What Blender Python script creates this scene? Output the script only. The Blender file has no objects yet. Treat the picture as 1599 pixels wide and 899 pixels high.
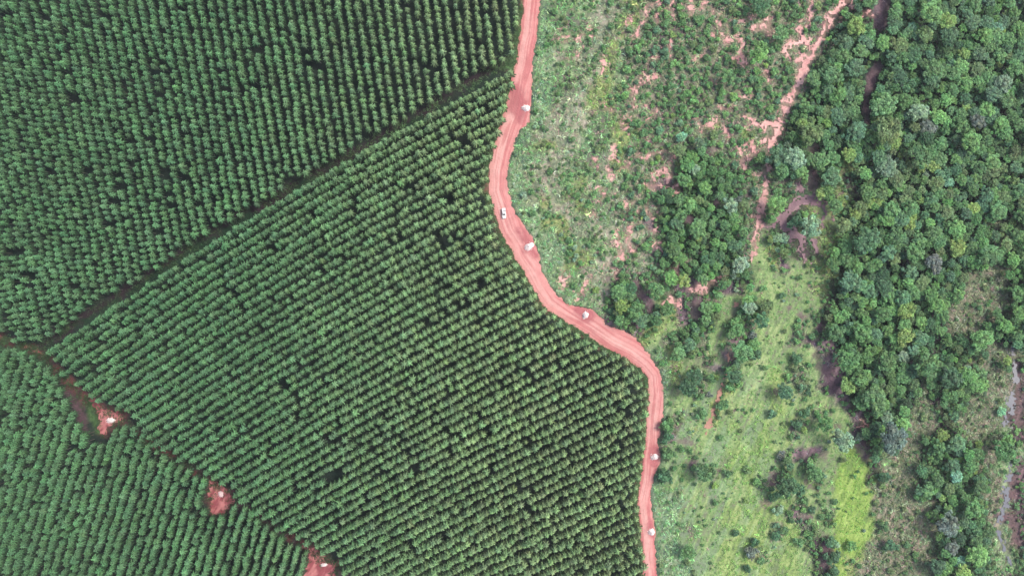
import bpy, math, random
import numpy as np
from mathutils import Vector, Matrix

random.seed(7)
rng = np.random.default_rng(7)
sc = bpy.context.scene
col = sc.collection

# ------------------------------------------------------------------ camera, sky, sun, exposure
CAM_H = 360.0
PPM = 3.0                                   # photo pixels per metre on the ground
cam_d = bpy.data.cameras.new('camera')
cam = bpy.data.objects.new('camera', cam_d)
col.objects.link(cam)
cam.location = (0, 0, CAM_H)
cam.rotation_euler = (0, 0, 0)
cam_d.sensor_width = 36
cam_d.angle = 2 * math.atan(799.5 / PPM / CAM_H)
cam_d.clip_start = 1
cam_d.clip_end = 12000
sc.camera = cam

SUN_EL, SUN_AZ = math.radians(50), math.radians(68)      # azimuth clockwise from the top of the photo
w = bpy.data.worlds.new('World'); sc.world = w; w.use_nodes = True
nt = w.node_tree; nt.nodes.clear()
sky = nt.nodes.new('ShaderNodeTexSky'); sky.sky_type = 'NISHITA'; sky.sun_disc = False
sky.sun_elevation = SUN_EL; sky.sun_rotation = SUN_AZ
sky.air_density = 1.0; sky.dust_density = 5.0; sky.ozone_density = 1.0
bg = nt.nodes.new('ShaderNodeBackground'); bg.inputs['Strength'].default_value = 0.15
wo = nt.nodes.new('ShaderNodeOutputWorld')
nt.links.new(sky.outputs[0], bg.inputs[0]); nt.links.new(bg.outputs[0], wo.inputs[0])
sl = bpy.data.lights.new('sun', 'SUN'); sl.energy = 1.5; sl.angle = math.radians(12); sl.color = (1, .96, .9)
sun = bpy.data.objects.new('sun', sl); col.objects.link(sun)
d = Vector((math.sin(SUN_AZ) * math.cos(SUN_EL), math.cos(SUN_AZ) * math.cos(SUN_EL), math.sin(SUN_EL)))
sun.rotation_euler = d.to_track_quat('Z', 'Y').to_euler()
sun.location = d * 500
sc.view_settings.view_transform = 'Standard'; sc.view_settings.look = 'None'
sc.view_settings.exposure = 0.75; sc.view_settings.gamma = 1.0
sc.view_settings.use_curve_mapping = False
try:
    sc.cycles.max_bounces = 4; sc.cycles.diffuse_bounces = 2
except Exception:
    pass

HZ = 0.0001         # density of the haze
# ------------------------------------------------------------------ helpers
CX, CY = 799.5, 449.5
def wx(px): return (np.asarray(px, float) - CX) / PPM
def wy(py): return (CY - np.asarray(py, float)) / PPM
def to_px(x, y): return x * PPM + CX, CY - y * PPM
def lin(c):
    c = np.asarray(c, float) / 255.0
    return np.where(c <= .04045, c / 12.92, ((c + .055) / 1.055) ** 2.4)
def smooth(a, b, x):
    t = np.clip((x - a) / (b - a), 0, 1); return t * t * (3 - 2 * t)

_lat = {}
def vnoise(x, y, scale, seed=0):
    """value noise 0..1, feature size = scale"""
    if seed not in _lat: _lat[seed] = np.random.default_rng(1000 + seed).random((256, 256))
    L = _lat[seed]
    u = np.asarray(x, float) / scale + 13.7 * seed; v = np.asarray(y, float) / scale - 7.3 * seed
    i = np.floor(u).astype(int); j = np.floor(v).astype(int)
    fu = u - i; fv = v - j
    fu = fu * fu * (3 - 2 * fu); fv = fv * fv * (3 - 2 * fv)
    i0 = i & 255; i1 = (i + 1) & 255; j0 = j & 255; j1 = (j + 1) & 255
    return (L[i0, j0] * (1 - fu) + L[i1, j0] * fu) * (1 - fv) + (L[i0, j1] * (1 - fu) + L[i1, j1] * fu) * fv
def fbm(x, y, scale, seed=0, octs=4):
    s = 0; a = 1; t = 0
    for k in range(octs):
        s = s + a * vnoise(x, y, scale / 2 ** k, seed + 17 * k); t += a; a *= .55
    return np.clip((s / t - .5) * 1.6 + .5, 0, 1)

def seg_dist(px, py, pts):
    """distance to a polyline whose points are (x, y, halfwidth): returns (distance - halfwidth)"""
    best = np.full(np.shape(px), 1e9)
    pts = [p if len(p) == 3 else (p[0], p[1], 2) for p in pts]
    if len(pts) == 1: pts = pts * 2
    for a, b in zip(pts[:-1], pts[1:]):
        dx, dy = b[0] - a[0], b[1] - a[1]
        L2 = dx * dx + dy * dy + 1e-6
        t = np.clip(((px - a[0]) * dx + (py - a[1]) * dy) / L2, 0, 1)
        dd = np.hypot(px - a[0] - t * dx, py - a[1] - t * dy) - (a[2] + t * (b[2] - a[2]))
        best = np.minimum(best, dd)
    return best
def in_poly(px, py, poly):
    px = np.asarray(px, float); py = np.asarray(py, float)
    r = np.zeros(px.shape, bool); n = len(poly)
    for i in range(n):
        x1, y1 = poly[i]; x2, y2 = poly[(i + 1) % n]
        if y1 == y2: continue
        c = ((y1 > py) != (y2 > py)) & (px < (x2 - x1) * (py - y1) / (y2 - y1) + x1)
        r ^= c
    return r

def mesh_from(name, V, F, mat=None, cols=None, smooth_shade=False):
    """V (n,3), F (m,k) integer arrays with the same k, or a list of mixed faces"""
    me = bpy.data.meshes.new(name)
    V = np.asarray(V, np.float32)
    if isinstance(F, np.ndarray):
        k = F.shape[1]; m = len(F)
        me.vertices.add(len(V)); me.vertices.foreach_set('co', V.ravel())
        me.loops.add(m * k); me.loops.foreach_set('vertex_index', F.astype(np.int32).ravel())
        me.polygons.add(m); me.polygons.foreach_set('loop_start', np.arange(0, m * k, k, dtype=np.int32))
        me.update(calc_edges=True)
    else:
        me.from_pydata([tuple(v) for v in V], [], [tuple(f) for f in F]); me.update()
    if cols is not None:
        at = me.color_attributes.new('Col', 'FLOAT_COLOR', 'POINT')
        c = np.ones((len(V), 4), np.float32); c[:, :3] = cols
        at.data.foreach_set('color', c.ravel())
    if smooth_shade: me.polygons.foreach_set('use_smooth', np.ones(len(me.polygons), bool))
    if mat: me.materials.append(mat)
    return me
def link(name, data, parent=None):
    o = bpy.data.objects.new(name, data); col.objects.link(o)
    if parent: o.parent = parent
    return o
def tag(o, label=None, cat=None, group=None, kind=None):
    if label: o['label'] = label
    if cat: o['category'] = cat
    if group: o['group'] = group
    if kind: o['kind'] = kind
    return o

# ------------------------------------------------------------------ materials
def new_mat(name):
    m = bpy.data.materials.new(name); m.use_nodes = True
    n = m.node_tree; n.nodes.clear()
    out = n.nodes.new('ShaderNodeOutputMaterial'); b = n.nodes.new('ShaderNodeBsdfPrincipled')
    n.links.new(b.outputs[0], out.inputs[0])
    b.inputs['Roughness'].default_value = .9
    b.inputs['Specular IOR Level'].default_value = .1
    return m, n, b
def vmul(n, a, b_):
    x = n.nodes.new('ShaderNodeVectorMath'); x.operation = 'MULTIPLY'
    n.links.new(a, x.inputs[0])
    if hasattr(b_, 'links'): n.links.new(b_, x.inputs[1])
    else: x.inputs[1].default_value = b_
    return x.outputs[0]
def maprange(n, v, lo, hi, f0=0., f1=1.):
    x = n.nodes.new('ShaderNodeMapRange'); n.links.new(v, x.inputs[0])
    x.inputs[1].default_value = f0; x.inputs[2].default_value = f1
    x.inputs[3].default_value = lo; x.inputs[4].default_value = hi
    return x.outputs[0]

def mat_terrain(name, sc1, amp1, sc2, amp2, bump, rough=.95):
    m, n, b = new_mat(name)
    a = n.nodes.new('ShaderNodeAttribute'); a.attribute_name = 'Col'
    tc = n.nodes.new('ShaderNodeNewGeometry')
    n1 = n.nodes.new('ShaderNodeTexNoise'); n1.inputs['Scale'].default_value = sc1; n1.inputs['Detail'].default_value = 4
    n2 = n.nodes.new('ShaderNodeTexNoise'); n2.inputs['Scale'].default_value = sc2; n2.inputs['Detail'].default_value = 3
    n.links.new(tc.outputs['Position'], n1.inputs['Vector']); n.links.new(tc.outputs['Position'], n2.inputs['Vector'])
    v1 = maprange(n, n1.outputs['Fac'], 1 - amp1, 1 + amp1, .3, .7)
    v2 = maprange(n, n2.outputs['Fac'], 1 - amp2, 1 + amp2, .3, .7)
    c1 = n.nodes.new('ShaderNodeCombineXYZ'); [n.links.new(v1, c1.inputs[k]) for k in range(3)]
    c2 = n.nodes.new('ShaderNodeCombineXYZ'); [n.links.new(v2, c2.inputs[k]) for k in range(3)]
    o = vmul(n, vmul(n, a.outputs['Color'], c1.outputs[0]), c2.outputs[0])
    n.links.new(o, b.inputs['Base Color'])
    bp = n.nodes.new('ShaderNodeBump'); bp.inputs['Strength'].default_value = bump; bp.inputs['Distance'].default_value = .25
    n.links.new(n1.outputs['Fac'], bp.inputs['Height']); n.links.new(bp.outputs[0], b.inputs['Normal'])
    b.inputs['Roughness'].default_value = rough
    return m
M_ground = mat_terrain('ground_soil_and_herbs', 1.1, .22, .28, .12, .6)
M_road = mat_terrain('red_laterite', 1.4, .06, .15, .05, .35)
M_soil = mat_terrain('bare_pink_soil', 1.2, .10, .3, .06, .4)

def mat_foliage(name, trans=.25):
    """albedo = tint of the plant x shade of the leaf clump x fine noise"""
    m, n, b = new_mat(name)
    t = n.nodes.new('ShaderNodeAttribute'); t.attribute_type = 'INSTANCER'; t.attribute_name = 'tint'
    a = n.nodes.new('ShaderNodeAttribute'); a.attribute_name = 'Col'
    o = vmul(n, t.outputs['Color'], a.outputs['Color'])
    n.links.new(o, b.inputs['Base Color'])
    b.inputs['Roughness'].default_value = .65; b.inputs['Specular IOR Level'].default_value = .25
    tr = n.nodes.new('ShaderNodeBsdfTranslucent'); n.links.new(o, tr.inputs['Color'])
    mx = n.nodes.new('ShaderNodeMixShader'); mx.inputs[0].default_value = trans
    out = [x for x in n.nodes if x.type == 'OUTPUT_MATERIAL'][0]
    n.links.new(b.outputs[0], mx.inputs[1]); n.links.new(tr.outputs[0], mx.inputs[2]); n.links.new(mx.outputs[0], out.inputs[0])
    return m
M_leaf = mat_foliage('foliage')
m, n, b = new_mat('bark'); b.inputs['Base Color'].default_value = (.22, .17, .13, 1)
nz = n.nodes.new('ShaderNodeTexNoise'); nz.inputs['Scale'].default_value = 6
cr = n.nodes.new('ShaderNodeValToRGB'); cr.color_ramp.elements[0].color = (.07, .06, .05, 1); cr.color_ramp.elements[1].color = (.17, .15, .12, 1)
n.links.new(nz.outputs[0], cr.inputs[0]); n.links.new(cr.outputs[0], b.inputs['Base Color'])
M_bark = m
def plain(name, c, rough=.5, metal=0., spec=.5, noise=.0, nscale=5):
    m, n, b = new_mat(name)
    b.inputs['Base Color'].default_value = (*c, 1); b.inputs['Roughness'].default_value = rough
    b.inputs['Metallic'].default_value = metal; b.inputs['Specular IOR Level'].default_value = spec
    if noise:
        nz = n.nodes.new('ShaderNodeTexNoise'); nz.inputs['Scale'].default_value = nscale; nz.inputs['Detail'].default_value = 5
        g = n.nodes.new('ShaderNodeNewGeometry'); n.links.new(g.outputs['Position'], nz.inputs['Vector'])
        cr = n.nodes.new('ShaderNodeValToRGB')
        cr.color_ramp.elements[0].position = .3; cr.color_ramp.elements[1].position = .7
        cr.color_ramp.elements[0].color = (*[x * (1 - noise) for x in c], 1); cr.color_ramp.elements[1].color = (*[min(1, x * (1 + noise * .5)) for x in c], 1)
        n.links.new(nz.outputs[0], cr.inputs[0]); n.links.new(cr.outputs[0], b.inputs['Base Color'])
    return m

# ------------------------------------------------------------------ the lie of the land, in photo pixels on the ground plane
GAIN = 1.62                                  # how bright a flat surface of albedo 1 comes out
def P(r, g, b): return lin((r, g, b)) * np.array([1.16, 1.12, 1.3]) / GAIN
# letters of the cover map: light, middle, dark albedo
PAL = {
 'T': (P(164, 182, 142), P(138, 158, 112), P(100, 126, 98)),
 'g': (P(160, 178, 130), P(124, 150, 102), P(116, 116, 98)),
 'y': (P(168, 178, 112), P(136, 154, 96), P(114, 118, 90)),
 'k': (P(184, 178, 150), P(146, 156, 120), P(112, 128, 98)),
 's': (P(164, 160, 130), P(124, 136, 102), P(112, 100, 96)),
 'S': (P(104, 122, 90), P(72, 92, 66), P(74, 64, 68)),
 'W': (P(62, 84, 60), P(46, 62, 50), P(52, 46, 50)),
 'G': (P(166, 194, 104), P(146, 178, 86), P(122, 152, 82)),
 'H': (P(168, 190, 116), P(142, 170, 96), P(124, 144, 96)),
 'L': (P(166, 188, 122), P(136, 168, 102), P(134, 146, 108)),
 'm': (P(150, 128, 126), P(124, 108, 106), P(94, 84, 84)),
 'b': (P(160, 152, 126), P(128, 136, 102), P(104, 118, 86)),
 'd': (P(96, 112, 76), P(80, 84, 68), P(84, 66, 74)),
 'r': (P(136, 112, 108), P(108, 92, 90), P(84, 86, 72)),
}
CM = """TTTggggkgysssssssssssssssWWWmWWWWWWWWWWW
TTTgggkkyysssssssssssssssWWdmWWWWWWWWWWW
TTTgggkkysssssssssssssssWWWWdWWWWWWWWWWW
TTTggkkygssssssssssssssssWWWWWWWWWWWWWWW
TTTkgkgyksssssssssssssssWWWWWWWWWWWWWWWW
TTTgggkygssssssssssssssSWWWWWWWWWWWWWWWW
TTTggkyygssssssssssssssSWWWWWWWWWWWWWWWW
TTTgkkyysgsssssssssssssSWWWWWWWWWWWWWWWW
TTTkkkyygsssssssssssssSSWWWWWWWWWWWWWWWW
TTgkkkggyssssssysssssSSSWWWWWWWWWWWWWWWW
TTkkkgggyyssssssssysSSSWWWWWWWWWWWWWWWWW
TgykkTgkygssssSsssssSSSSWSWWWWWWWWWWWWWW
TTkkgggkyssssSSSsssSSSSSWSyWWWWWWWWWWWWW
TkkkgggkgssssSSSSSssSSSdWSyWWWWWWWWWWWWW
TgkkgykgkssmSSSSSSssssSdSydWWWWWWWWWWWWW
TkykygggksssSSSSSSsssdSLSydWWWWWWWWWWWWW
TTgkkygkssssSSSSSSsSsddyLyWWWWWWWWWWWWWW
TTyykkkgksmSSSSSSSssSddmyLWWWWWWWWWWWbWW
TTTygggkgkssSSSSSSsLSddSyyWWWWWWWWWWWWbW
TTTTygggkssmSSSSSSsLySddyyWWWWWWWWWWWbWW
gTTTyykkssksSsSSSSSLymLyyWWWWWWWWWWWWbWW
gTTTgkkksssssSSSSSSLLLLLydWWWWWWWWWbbbbW
gTTTggkkSSsLsmmSmmLLLLLydWWWWWWWWWWbbbbW
gTTTTgksSSmLSmSsLLSLLLLLdWWWWWWWWWWbbbbW
gTTTTTgsSSSLymSSLLSSLLLsdWWWWWWWWWbbbbWW
gTTTTTTmsmyyLsSSLSsLLLsLdWWWWWWWWWbbbWWW
gTTTTTTTmyyLsSsLLmsLLLsmmWWWWWWWWdSSSSWW
gTTTTTTTTkgTySsLmsSLLLLLmdWWWWWWWdSSSbbb
gTTTTTTTTTTgyLLmSSLLLLsLmmWWWWWWWSSSbbWd
gTTTTTTTTTTTyLsLLSLLGssLmmWWWWWWbSSSSbbr
gTTTTTTTTTTTLLsLyLLLGLsLmmWWWWWWbdSSSbbr
gTTTTTTTTTTTLLLyLLLLGLLLLmdWWWWWbdSSbbgr
gTTTTTTTTTTTgLLyLLLGGLLsSLmdWWWbbdSbbbrr
gTTTTTTTTTTTsLyLLGLGLGsLSSmdWWWbbdSbbbgr
gTTTTTTTTTTgmLLLLLGGLGLSSSmdWWbbSSSbbbWr
gTTTTTTTTTTgLLLLLGGGLLmmLLGdWbbbSSSSbbWg
gTTTTTTTTTTgLLmLLGGGsSLSLGGGdgbbSSSSbbgr
gTTTTTTTTTTTLLLLLGGssSGdLGGGdbbbSSSSSbgr
gTTTTTTTTTTTgLLLLLGLGsGLLGGGbbbbSSSSSbrr
gTTTTTTTTTTTTLLLLGGGLGsLgLGGbbbbbSSSSbgr
gTTTTTTTTTTTTLLLGGGGGLmLdLGGbbbbbSSSSbrr
gTTTTTTTTTTTTgLLLGGGsGsdLLGGbbbbbSSSSbgr
gTTTTTTTTTTTTLLLGGGGLGLddLGGbbbbbSSSSgbr
gTTTTTTTTTTTTTLLGGGsGGLddGyybbbbbSSSSggd
TTTTTTTTTTTTTTLLGGGGGGLddLybbbbbbSSSSggd""".split('\n')
assert all(len(r) == 40 for r in CM) and len(CM) == 45, [(i, len(r)) for i, r in enumerate(CM) if len(r) != 40]
CM = [''.join('H' if (ch == 'G' and j < 25) else ch for j, ch in enumerate(r)) for r in CM]
for i in (32, 33, 34): CM[i] = CM[i][:23] + CM[i][23:26].replace('S', 'L') + CM[i][26:]
CM = [r[:25] + r[25:28].replace('L', 'G') + r[28:] if i > 35 else r for i, r in enumerate(CM)]
CMA = np.array([[ord(c) for c in r] for r in CM])
PALA = np.zeros((45, 40, 3, 3))
for i in range(45):
    for j in range(40):
        PALA[i, j] = np.array(PAL[CM[i][j]])
def cover_letter(px, py):
    qx = px + (vnoise(px, py, 26, 3) - .5) * 26; qy = py + (vnoise(px, py, 26, 4) - .5) * 26
    j = np.clip(((qx - 800) / 20).astype(int), 0, 39); i = np.clip((qy / 20).astype(int), 0, 44)
    return CMA[i, j]
def bilerp_pal(px, py):
    qx = px + (vnoise(px, py, 26, 3) - .5) * 22 + (vnoise(px, py, 9, 5) - .5) * 10
    qy = py + (vnoise(px, py, 26, 4) - .5) * 22 + (vnoise(px, py, 9, 6) - .5) * 10
    u = np.clip((qx - 810) / 20, 0, 38.999); v = np.clip((qy - 10) / 20, 0, 43.999)
    j = u.astype(int); i = v.astype(int); fu = (u - j)[..., None, None]; fv = (v - i)[..., None, None]
    fu = smooth(.15, .85, fu); fv = smooth(.15, .85, fv)
    return (PALA[i, j] * (1 - fu) + PALA[i, j + 1] * fu) * (1 - fv) + (PALA[i + 1, j] * (1 - fu) + PALA[i + 1, j + 1] * fu) * fv

ROAD_L = [(820,-140),(819,-60),(818,0),(813,50),(809,68),(805,98),(799,117),(793,150),(786,178),(779,200),(769,233),(763,267),(762,300),(772,333),(783,367),(797,388),(806,408),(817,423),(832,453),(850,480),(883,503),(917,523),(950,547),(977,560),(1000,577),(1011,590),(1013,615),(1009,650),(1007,690),(1003,715),(1000,752),(994,779),(997,799),(1000,832),(1002,866),(1004,899),(1010,960),(1014,1040)]
ROAD_R = [(846,-140),(845,-60),(845,0),(841,33),(837,67),(832,100),(831,133),(831,166),(826,190),(812,205),(802,230),(797,250),(793,280),(794,300),(801,320),(807,333),(816,348),(824,358),(833,372),(840,388),(843,402),(847,425),(863,450),(888,476),(906,477),(925,482),(941,496),(945,506),(962,511),(982,519),(1001,534),(1016,556),(1028,575),(1034,592),(1036,620),(1036,650),(1032,672),(1028,690),(1031,710),(1031,726),(1022,742),(1018,760),(1018,792),(1023,820),(1024,850),(1025,879),(1028,899),(1034,960),(1038,1040)]
CLEAR = [  # red clearings off the lower-left track
 [(137,618),(150,622),(158,636),(172,641),(192,640),(196,650),(186,662),(170,666),(166,681),(156,676),(150,667),(158,660),(150,645)],
 [(325,744),(336,748),(352,763),(367,776),(360,790),(348,802),(338,806),(327,800),(328,775)],
 [(484,852),(496,855),(505,866),(524,880),(522,899),(540,925),(464,925),(474,893),(481,875)],
 [(-30,514),(4,520),(9,531),(12,533),(5,530),(-30,522)],
 [(26,538),(46,539),(60,546),(76,556),(74,560),(56,551),(34,544)],
]
FIREBREAK = [(812,92,9),(783,103,10),(700,150,10),(633,193,10),(567,231,10),(500,270,10),(433,305,10),(333,365,10),(267,408,10),(167,475,9),(100,515,9),(60,545,8)]
LOWTRACK = [(-30,525,7),(20,536,7),(70,560,8),(110,600,9),(140,632,10),(190,655,9),(250,700,8),(320,745,8),(400,808,8),(470,850,8),(530,885,8),(580,940,8)]

SOIL = [  # bare pink soil between the shrubs
 [(1028,4,3),(1014,8,4),(1008,18,3),(1006,32,4),(998,42,3),(996,56,4),(986,56,5)], [(1050,4,3),(1040,12,2),(1050,18,3),(1052,30,3)],
 [(1024,22,2),(1028,36,4)], [(980,33,2),(992,34,2)], [(1048,66,3),(1047,80,4)],
 [(1028,118,3),(1016,124,2),(1004,130,3),(992,138,4),(980,143,2)], [(1000,120,4),(1002,128,4)], [(992,140,4),(990,152,3),(988,172,4)],
 [(1008,166,3),(1024,178,3)], [(878,56,4),(888,58,5)], [(904,60,5),(912,52,4)], [(902,88,4)], [(888,92,4)], [(1016,92,4)], [(956,172,5)], [(942,94,3),(942,108,3)],
 [(1078,0,4),(1080,16,5)], [(1100,2,4),(1098,10,4)], [(1112,12,4),(1114,22,5)], [(1122,36,4),(1124,42,5)], [(1128,54,5),(1136,64,8)], [(1136,38,2),(1138,50,3)],
 [(1160,34,5)], [(1172,26,6)], [(1176,46,6),(1190,40,8),(1201,32,7),(1200,50,8)], [(1156,84,7),(1160,96,9)], [(1158,64,3),(1158,76,3)], [(1196,112,5),(1200,126,4)],
 [(1086,90,5)], [(1114,128,4)], [(1162,150,4)], [(1128,168,4),(1136,170,3)], [(1266,-10,5),(1266,18,6),(1262,40,3)],
 [(1090,186,3),(1096,204,5)], [(1120,190,3),(1106,198,3)], [(1128,194,3),(1138,212,6)], [(1172,220,3),(1178,236,4)], [(1184,238,3),(1170,244,4),(1160,252,7),(1158,262,3)], [(1152,230,2),(1160,238,3)],
 [(998,242,6),(1008,246,6),(1020,240,4),(1036,236,3),(1044,238,3)], [(1048,248,5),(1047,256,5)], [(1020,272,4),(1034,268,5),(1038,262,5)], [(1050,270,3),(1046,278,4)],
 [(1008,288,4),(1020,292,5),(1026,286,4)], [(1056,288,4),(1056,298,4)], [(958,230,4),(956,250,4)], [(930,248,6)], [(981,260,6)], [(952,266,3),(954,276,4)], [(940,296,6),(942,306,6)],
 [(1012,318,3),(1010,324,2),(998,328,3)], [(1010,326,2),(1014,336,3)], [(992,350,3),(982,357,5)], [(928,334,5)], [(1016,220,4)], [(1022,182,3)], [(976,184,4),(970,194,4)], [(980,320,3)],
 [(982,362,5),(980,374,6),(986,392,4)], [(964,366,4),(966,382,7),(972,402,6)], [(1018,362,4)], [(1024,380,4)], [(960,420,4),(962,432,4)], [(917,440,4),(910,456,4)], [(878,432,5),(880,446,6)],
 [(1056,474,5),(1048,464,6)], [(1078,452,6),(1100,450,8),(1122,436,4)], [(1056,416,6)], [(1332,12,4)], [(1344,-4,6)], [(1354,18,5)], [(1344,666,4)],
]
GULLY = [[(1330,-12,6),(1320,2,5),(1308,14,5),(1298,30,6),(1286,48,6),(1280,64,5),(1272,76,4),(1268,88,6),(1260,94,8),(1254,106,9),(1250,128,6),(1244,140,5),(1234,156,7),(1226,170,7),(1224,182,4),(1216,194,5),(1210,210,6),(1202,230,4),(1200,240,2)],
 [(1270,77,3),(1256,66,4),(1248,48,4)], [(1254,66,4),(1236,66,4),(1224,78,3)], [(1258,88,5),(1246,96,5)], [(1298,20,3),(1296,36,3)],
 [(1200,192,3),(1214,196,4)], [(1208,214,4),(1188,220,3)], [(1170,184,2),(1180,194,3),(1196,198,3)],
 [(1198,256,2),(1194,272,3),(1196,284,3),(1196,300,5),(1190,318,7),(1186,340,6),(1182,356,2),(1178,372,2),(1175,394,2)]]
_rs = random.Random(5)
def spurs(L, n_each, ln, w0):
    out = []
    for p in L:
        for k in range(n_each):
            a = _rs.choice(p); th = _rs.uniform(0, 6.28); x, y = a[0], a[1]; q = [(x, y, w0)]
            for j in range(3):
                th += _rs.uniform(-.7, .7); x += math.cos(th) * ln / 3; y += math.sin(th) * ln / 3
                q.append((x, y, w0 * (1 - .3 * (j + 1))))
            out.append(q)
    return out
SOIL += spurs(SOIL, 2, 14, 2.0)
GULLY += spurs(GULLY[:1] * 3 + GULLY[1:], 5, 17, 2.2)
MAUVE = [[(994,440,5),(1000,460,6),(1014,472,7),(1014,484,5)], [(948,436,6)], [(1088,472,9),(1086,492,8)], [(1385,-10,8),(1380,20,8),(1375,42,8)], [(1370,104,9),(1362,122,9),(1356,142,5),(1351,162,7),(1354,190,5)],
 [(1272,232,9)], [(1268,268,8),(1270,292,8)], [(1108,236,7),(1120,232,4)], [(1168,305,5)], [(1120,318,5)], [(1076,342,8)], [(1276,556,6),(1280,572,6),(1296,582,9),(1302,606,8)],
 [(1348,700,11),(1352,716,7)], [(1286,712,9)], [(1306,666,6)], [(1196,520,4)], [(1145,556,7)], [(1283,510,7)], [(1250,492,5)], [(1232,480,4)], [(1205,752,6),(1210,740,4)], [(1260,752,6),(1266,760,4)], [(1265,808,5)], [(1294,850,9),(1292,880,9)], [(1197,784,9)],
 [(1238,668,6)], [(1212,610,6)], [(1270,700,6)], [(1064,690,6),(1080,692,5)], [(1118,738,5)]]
LOOP = [[(1196,352,4),(1212,350,6),(1222,345,8),(1230,331,8),(1240,319,6),(1256,311,7),(1274,315,8),(1288,328,8),(1291,344,6)], [(1222,348,8),(1234,362,9),(1248,376,9),(1256,392,6),(1258,402,3)], [(1272,372,4),(1278,392,3)], [(1258,308,5),(1250,296,4),(1246,286,3)]]
FTRACK = [[(1148,474,2),(1146,494,2)],[(1140,545,1.5),(1136,565,1)],[(1131,586,2.5),(1123,610,3.5),(1116,634,3),(1111,652,3.5),(1106,668,4),(1102,684,1.5)]]
STREAM = [[(1578,538,2),(1583,555,3),(1588,580,4.5),(1587,600,5),(1581,615,5),(1577,634,6),(1570,656,6.5),(1569,668,4)], [(1577,728,3),(1577,742,5),(1571,758,5),(1572,775,3),(1569,792,4.5),(1563,808,6),(1559,824,5.5),(1560,840,4),(1568,856,5),(1576,868,3.5),(1580,880,1.5)]]
REDBANK = [[(1592,600,5),(1586,640,7),(1592,660,7)], [(1584,745,3),(1582,775,6),(1580,800,8),(1582,815,6),(1588,850,5)]]

def dist_many(px, py, L):
    d_ = np.full(np.shape(px), 1e9)
    for p in L:
        xs = [q[0] for q in p]; ys = [q[1] for q in p]
        msk = (px > min(xs) - 30) & (px < max(xs) + 30) & (py > min(ys) - 30) & (py < max(ys) + 30)
        if msk.any():
            d_[msk] = np.minimum(d_[msk], seg_dist(px[msk], py[msk], p))
    return d_
def road_mask(px, py, jag=1.9):
    poly = ROAD_L + ROAD_R[::-1]
    qx = px + (vnoise(px, py, 6, 21) - .5) * jag * 2 + (vnoise(px, py, 2.2, 22) - .5) * jag
    qy = py + (vnoise(px, py, 6, 23) - .5) * jag * 2
    return in_poly(qx, qy, poly)
def clear_mask(px, py):
    qx = px + (vnoise(px, py, 7, 31) - .5) * 8 + (vnoise(px, py, 2.5, 33) - .5) * 5; qy = py + (vnoise(px, py, 7, 32) - .5) * 8 + (vnoise(px, py, 2.5, 34) - .5) * 5
    r = np.zeros(px.shape, bool)
    for p in CLEAR: r |= in_poly(qx, qy, p)
    return r
def jagged(px, py, s=1.0):
    return (vnoise(px, py, 10, 41) - .5) * 9 * s + (vnoise(px, py, 4, 42) - .5) * 6 * s + (vnoise(px, py, 1.8, 43) - .5) * 3 * s
LANDMARK_HEAPS = [(821,169),(826,385),(914,492),(1022,713),(1017,830),(173,656),(344,772),(506,881)]

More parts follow.
